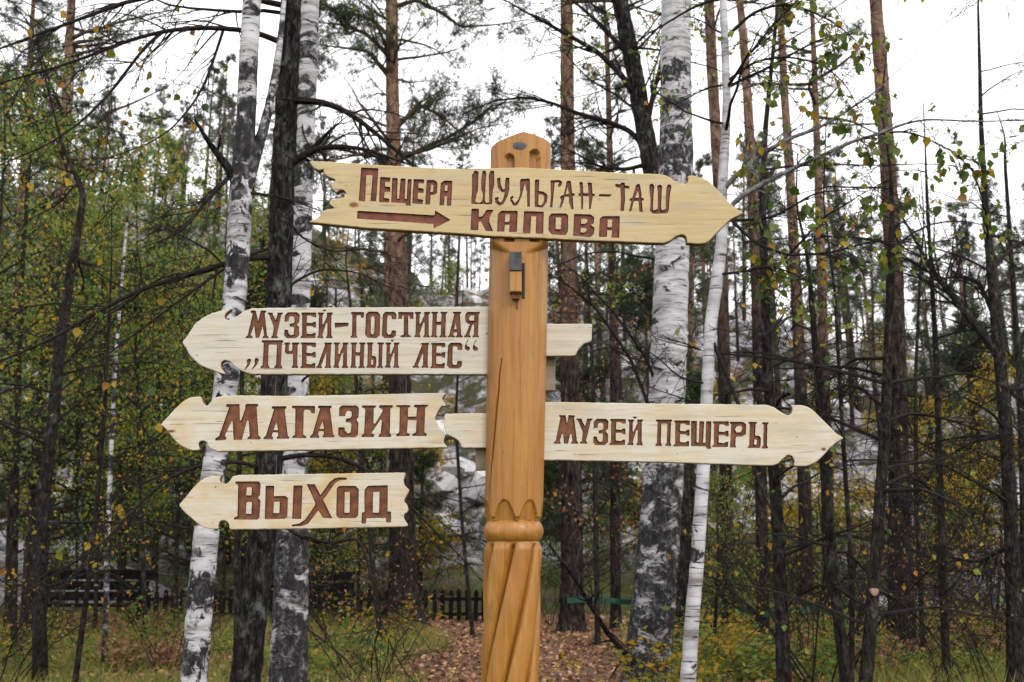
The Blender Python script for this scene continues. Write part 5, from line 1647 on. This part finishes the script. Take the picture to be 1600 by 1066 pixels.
# forest on the hillside: individual trees
HLAB = 'slim pine growing on the rocky hillside behind the fence'
hp = []
tr_m = []
for k in range(3):
    mbk = MB()
    A = np.array([[0, 0, -0.8], [0.02, 0.03, 3], [0.08, 0, 7], [0.05, 0.05, 11], [0.1, 0, 14.2]])
    mbk.tube(*resample(A, [0.17, 0.14, 0.11, 0.08, 0.02], 0.5), 7, 0.08, 5, True, 0, k)
    tr_m.append(mbk.mesh('trunk', M['pine_bark'], True))
rng = np.random.default_rng(17)
cnt = 0
spots = []
while cnt < 240:
    Y = 36 + 80 * rng.uniform() ** 0.75
    x = rng.uniform(-0.62, 0.62) * Y
    if any((x - a) ** 2 + (Y - c_) ** 2 < 5 for a, c_ in spots):
        continue
    # the scree gully left of the signpost is thinly wooded
    if -0.16 * Y < x < 0.0 and Y < 72 and rng.uniform() < 0.7:
        continue
    spots.append((x, Y))
    k = cnt % 3
    s = rng.uniform(0.6, 1.05) * (0.78 if Y > 80 else 1)
    root = thing('hillside_pine', (x, Y, gz(x, Y) + 0.0), HLAB, 'tree', 'pines on the rocky hillside')
    root.rotation_euler = (rng.normal() * .03, rng.normal() * .03, rng.uniform(0, 6.28))
    root.scale = (s, s, s)
    link('trunk', tr_m[k], root)
    z0 = 6.8
    for nm, me in zip(('branches', 'crown'), PINE_FAR[k]):
        o = link(nm, me, root)
        o.location = (0.07, 0.0, z0)
        o['kind'] = 'stuff'
    cnt += 1

rng = np.random.default_rng(41)
HB = [leafy_crown(1.6, 1.1, 9, 90, 0.12, 4, 'leaf_green', sub=5, scatter=0.2), leafy_crown(1.6, 1.1, 9, 91, 0.12, 4, 'leaf_yellow', sub=5, scatter=0.2)]
for k in range(110):
    Y = 31 + 48 * rng.uniform() ** 1.2
    x = rng.uniform(-0.55, 0.55) * Y
    root = thing('hillside_bush', (x, Y, gz(x, Y) + 0.45 * noise.noise(Vector((x * .8, Y * .8, 1))) + 0.9 * noise.noise(Vector((x * .31, Y * .31, 5))) - 0.15),
                 ['rounded green bush rooted among the hillside rocks', 'rounded yellow bush rooted among the hillside rocks'][k % 3 == 0], 'bush', ['green bushes on the rocky hillside', 'yellow bushes on the rocky hillside'][k % 3 == 0])
    root.rotation_euler[2] = rng.uniform(0, 6.28)
    s = rng.uniform(0.6, 1.5)
    root.scale = (s, s, s)
    for nm, me in zip(('branches', 'crown'), HB[k % 3 == 0]):
        o = link(nm, me, root)
        o['kind'] = 'stuff'

# bare thickets of the right side
bare = []
for k in range(3):
    rng = np.random.default_rng(70 + k)
    mbk = MB()
    n = 9
    D_ = ring_dirs(n, 1.6, rng)
    st = np.stack([rng.normal(size=n) * .12, rng.normal(size=n) * .12, np.full(n, -0.15)], 1)
    tips, td = branch_system(mbk, st, D_, rng.uniform(1.8, 3.6, n), np.full(n, 0.014), rng, -0.03, 0.12, 9, 0.42, 4, 10, 0.0034)
    lb = MB()
    C = tips[rng.uniform(size=len(tips)) < 0.35] + rng.normal(size=3) * 0.03
    lb.leaves(C, 0.06 * rng.uniform(0.6, 1.2, len(C)), rng=rng)
    bare.append((mbk.mesh('stems', M['twig']), lb.mesh('leaves', M['leaf_dry'] if k != 1 else M['leaf_yellow'])))
BS = [(1240, 15), (1310, 18), (1370, 21), (1430, 16), (1480, 19), (1530, 15), (1580, 17), (1620, 20), (1160, 22), (1450, 24), (1340, 24), (1540, 25), (1260, 25), (1075, 20), (860, 24), (1640, 14), (1280, 12.5), (1545, 12.5)]
BLAB = beside('leafless twiggy shrub', BS)
for k, (px, Y) in enumerate(BS):
    x = at(px, 900, Y).x
    root = thing('bare_shrub', (x, Y, gz(x, Y)), BLAB[k], 'shrub', 'leafless shrubs of the right wood')
    root.rotation_euler[2] = k * 1.3
    s = 0.8 + 0.25 * math.sin(k * 2.1)
    root.scale = (s, s, s * 1.15)
    for nm, me in zip(('stems', 'leaves'), bare[k % 3]):
        o = link(nm, me, root)
        o['kind'] = 'stuff'
BS2 = [(90, 27), (210, 27), (270, 15), (340, 19), (-20, 14), (520, 17), (30, 19), (600, 22), (575, 13), (20, 12.5)]
BLAB2 = beside('small leafless shrub in the grass', BS2)
for k, (px, Y) in enumerate(BS2):
    x = at(px, 900, Y).x
    root = thing('bare_shrub', (x, Y, gz(x, Y)), BLAB2[k], 'shrub', 'leafless shrubs of the left wood' if px < 400 else 'leafless shrubs before the fence')
    root.rotation_euler[2] = k * 2.3 + 1
    s = 0.62 + 0.2 * math.sin(k * 1.7)
    root.scale = (s, s, s)
    for nm, me in zip(('stems', 'leaves'), bare[(k + 1) % 3]):
        o = link(nm, me, root)
        o['kind'] = 'stuff'

# ================================================================ low plants
def low_plant(seed, h, nst, leaf, mat, spread=0.5, per=5):
    rng = np.random.default_rng(seed)
    mbk, lb = MB(), MB()
    D_ = ring_dirs(nst, 1.1, rng)
    st = np.stack([rng.normal(size=nst) * .05, rng.normal(size=nst) * .05, np.full(nst, -0.05)], 1)
    tips, td = branch_system(mbk, st, D_, h * rng.uniform(0.6, 1.15, nst), np.full(nst, 0.006), rng, -0.05, 0.10, 4, 0.4, 1, 7, 0.0025)
    C = np.repeat(tips, per, 0) + rng.normal(size=(len(tips) * per, 3)) * 0.07
    tip = rng.normal(size=(len(C), 3)) * np.array([1, 1, 0.35])
    lb.leaves(C, leaf * rng.uniform(0.6, 1.25, len(C)), tip=tip, aspect=0.55, fold=0.08, rng=rng)
    return mbk.mesh('stem', M['twig_brown']), lb.mesh('leaves', M[mat])


LOWP = {'green': low_plant(1, 1.0, 7, 0.10, 'leaf_green'), 'yellow': low_plant(2, 1.1, 7, 0.075, 'leaf_yellow'), 'brown': low_plant(3, 0.7, 8, 0.09, 'leaf_dry'), 'lime': low_plant(4, 0.8, 8, 0.11, 'leaf_green', per=4)}
specs = {
    'green': ('knee-high green leafed plant growing in the grass of the glade', [(500, 15.5), (575, 17), (245, 19), (110, 18), (1050, 14.5), (1000, 16), (1260, 14), (1500, 14.5), (1130, 14.5), (340, 17), (30, 14.5), (180, 15), (430, 14.2), (1310, 14.2), (1555, 14.5), (1170, 14)]),
    'yellow': ('low bush of small yellow leaves growing in the glade', [(585, 19), (600, 20), (1135, 17), (1160, 18.5), (1090, 15), (1145, 14.2), (1175, 15.2), (1035, 11.6), (1410, 17), (1250, 19), (30, 16), (480, 27), (1555, 18)]),
    'brown': ('withered plant with curled rust-brown leaves in the glade', [(480, 14.5), (230, 20), (320, 21), (120, 21), (1230, 17), (1300, 16), (1450, 18), (1520, 16), (60, 20), (420, 18), (1360, 19), (1180, 21), (1590, 16.5), (1480, 21), (200, 15), (20, 18), (290, 16.5), (560, 15), (1340, 14), (1110, 16), (1410, 15.5)]),
    'lime': ('broad-leafed bright green sapling by the stems on the right', [(1400, 14.5), (1430, 13.8), (1350, 15), (1475, 15.5), (1120, 13.6), (1010, 11.4), (1250, 13.4), (495, 13.6), (520, 14.6), (590, 15.6), (1560, 13.8)]),
}
q = 0
for kind_, (lab, sp) in specs.items():
    labs = beside({'green': 'knee-high green leafed plant', 'yellow': 'low yellow-leafed bush', 'brown': 'withered rust-brown plant', 'lime': 'broad-leafed bright green plant'}[kind_], sp)
    for lab, (px, Y) in zip(labs, sp):
        q += 1
        x = at(px, 960, Y).x
        root = thing('low_plant', (x, Y, gz(x, Y) + 0.01), lab, 'plant', kind_ + ' low plants of the glade')
        root.rotation_euler[2] = q * 1.7
        s = 0.7 + 0.25 * math.sin(q * 2.9) + (0.25 if kind_ == 'yellow' else 0)
        root.scale = (s, s, s)
        for nm, me in zip(('stem', 'leaves'), LOWP[kind_]):
            o = link(nm, me, root)
            if nm == 'leaves':
                o['kind'] = 'stuff'


def in_path(x, y):
    c = 0.15 + 0.05 * (y - 13)
    hw = 1.35 + 0.05 * (y - 12) + 0.25 * np.sin(y * 0.9) + 0.8 * smooth(20, 26, y)
    return np.abs(x - c) < hw


# grass
rng = np.random.default_rng(23)
N = 150000
gyv = 9 + 20 * rng.uniform(size=N) ** 0.9
gxv = rng.uniform(-0.62, 0.62, N) * gyv
dens = np.array([noise.noise(Vector((a * 0.55, c_ * 0.55, 2))) for a, c_ in zip(gxv, gyv)])
keep = ~in_path(gxv, gyv) & (dens > -0.25 + 0.3 * (rng.uniform(size=N) - 0.5)) | (rng.uniform(size=N) < 0.02)
gxv, gyv, dens = gxv[keep], gyv[keep], dens[keep]
N = len(gxv)
hgt = (0.13 + 0.34 * rng.uniform(size=N) ** 1.5) * (1 + 0.6 * np.clip(dens, -0.3, 0.5))
base = np.stack([gxv, gyv, ground_z(gxv, gyv) - 0.03], 1)
ld = rng.normal(size=(N, 3)) * np.array([0.45, 0.45, 0.0]) + np.array([0, 0, 1.0])
ld /= np.linalg.norm(ld, axis=1)[:, None]
sd_ = np.cross(ld, rng.normal(size=(N, 3)))
sd_ /= np.linalg.norm(sd_, axis=1)[:, None]
wd = 0.0055
mid = base + ld * hgt[:, None] * 0.55
bend = rng.normal(size=(N, 3)) * np.array([0.5, 0.5, 0.0])
tip = mid + (ld + bend - np.array([0, 0, 0.25])) * hgt[:, None] * 0.45
V = np.stack([base - sd_ * wd, base + sd_ * wd, mid + sd_ * wd * .8, mid - sd_ * wd * .8, tip], 1).reshape(-1, 3)
k5 = np.arange(N)[:, None] * 5
mb = MB()
mb.add(V, np.concatenate([k5 + np.array([[0, 1, 2]]), k5 + np.array([[0, 2, 3]]), k5 + np.array([[3, 2, 4]])], 1).reshape(-1, 3))
tag(mb.build('grass', M['grass']), 'rough green and straw grass covering the glade', 'grass', kind='stuff')

# fallen leaves
N = 46000
ly = 8.5 + 19 * rng.uniform(size=N)
lx = rng.uniform(-0.6, 0.6, N) * ly
onp = in_path(lx, ly)
keep = onp | (rng.uniform(size=N) < 0.6)
lx, ly, onp = lx[keep], ly[keep], onp[keep]
N = len(lx)
jz = np.array([0.05 * noise.noise(Vector((a * .8, c_ * .8, 1.0))) for a, c_ in zip(lx, ly)])
C = np.stack([lx, ly, ground_z(lx, ly) + jz + 0.02 + 0.02 * rng.uniform(size=N) + np.where(onp, 0.0, 0.09 * rng.uniform(size=N))], 1)
tip = rng.normal(size=(N, 3)) * np.array([1, 1, 0.25])
mb = MB()
mb.leaves(C, rng.uniform(0.05, 0.11, N), tip=tip, aspect=0.7, fold=0.12, rng=rng)
tag(mb.build('leaf_litter', M['litter']), 'fallen russet leaves strewn over the path and glade', 'leaves', kind='stuff')

# ================================================================ fence, benches, ribbon
FY = 25.6
xa, xb = at(200, 960, FY).x, at(762, 960, FY).x
fence = thing('picket_fence', ((xa + xb) / 2, FY, gz((xa + xb) / 2, FY)), 'low dark picket fence running behind the broad pine at the foot of the hillside', 'fence')
L2 = (xb - xa) / 2
mbk = MB()
mbk.box((0, 0, 0.32), (0.105, 0.022, 0.72))
mbk.add([(-0.0525, -0.011, 0.68), (0.0525, -0.011, 0.68), (0.0525, 0.011, 0.68), (-0.0525, 0.011, 0.68), (0, 0, 0.745)], [(0, 1, 4), (1, 2, 4), (2, 3, 4), (3, 0, 4)])
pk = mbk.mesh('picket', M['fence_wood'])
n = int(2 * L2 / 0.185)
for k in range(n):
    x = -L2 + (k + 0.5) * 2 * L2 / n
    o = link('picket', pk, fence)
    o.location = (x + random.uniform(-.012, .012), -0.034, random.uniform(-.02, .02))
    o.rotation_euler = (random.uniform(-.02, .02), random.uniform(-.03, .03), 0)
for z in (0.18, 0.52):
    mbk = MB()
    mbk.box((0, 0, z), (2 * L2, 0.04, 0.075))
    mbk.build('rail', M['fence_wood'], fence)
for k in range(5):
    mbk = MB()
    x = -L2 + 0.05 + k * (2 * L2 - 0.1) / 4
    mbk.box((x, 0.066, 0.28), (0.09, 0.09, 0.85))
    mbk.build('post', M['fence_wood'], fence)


def bench(label, x0, x1, Y):
    a, b_ = at(x0, 900, Y).x, at(x1, 900, Y).x
    wdt = b_ - a
    root = thing('bench', ((a + b_) / 2, Y, gz((a + b_) / 2, Y)), label, 'bench', 'dark slatted benches by the fence')
    for z, y in ((0.62, 0.17), (0.84, 0.20), (1.06, 0.23)):
        mbk = MB()
        mbk.box((0, y, z), (wdt, 0.035, 0.185), Matrix.Rotation(-0.14, 3, 'X'))
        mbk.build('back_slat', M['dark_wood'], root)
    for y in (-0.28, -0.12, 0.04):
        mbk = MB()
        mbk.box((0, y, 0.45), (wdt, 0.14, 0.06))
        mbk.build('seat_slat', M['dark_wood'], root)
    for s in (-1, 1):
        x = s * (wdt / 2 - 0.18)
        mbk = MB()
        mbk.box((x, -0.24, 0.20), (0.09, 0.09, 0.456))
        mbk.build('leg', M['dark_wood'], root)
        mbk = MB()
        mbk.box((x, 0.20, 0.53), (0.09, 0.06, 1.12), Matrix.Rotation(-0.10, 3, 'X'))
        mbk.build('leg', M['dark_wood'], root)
    return root


bench('dark slatted bench beyond the grass, behind the crooked stem and thin sapling', 55, 229, 23.5)
bench('dark slatted bench half hidden behind the foot of the straight birch', 420, 552, 23.5)

# green ribbon strung from trunk to trunk
pts = [at(886, 915, 21.7), at(930, 927, 21.9), at(962, 929, 22.7), at(1050, 940, 20.5), at(1140, 938, 19.7), at(1194, 943, 17.7), at(1262, 945, 20.0), at(1330, 948, 19.0), at(1409, 940, 16.7)]
pts = [Vector((p.x, p.y, gz(p.x, p.y) + 0.62 + 0.04 * math.sin(k * 2.0))) for k, p in enumerate(pts)]
A, _ = resample(pts, [1] * len(pts), 0.15)
mb = MB()
hw = 0.055
V = []
for k, p in enumerate(A):
    tw = 0.35 * math.sin(k * 0.21)
    for s, dy in ((-1, -.002), (1, -.002), (1, .002), (-1, .002)):
        V.append((p[0], p[1] + dy + s * hw * math.sin(tw), p[2] + s * hw * math.cos(tw)))
n = len(A)
F = []
for k in range(n - 1):
    for e in range(4):
        F.append((k * 4 + e, k * 4 + (e + 1) % 4, (k + 1) * 4 + (e + 1) % 4, (k + 1) * 4 + e))
mb.add(V, F)
tag(mb.build('barrier_ribbon', M['ribbon']), 'green barrier ribbon strung between the pines right of the signpost', 'ribbon')
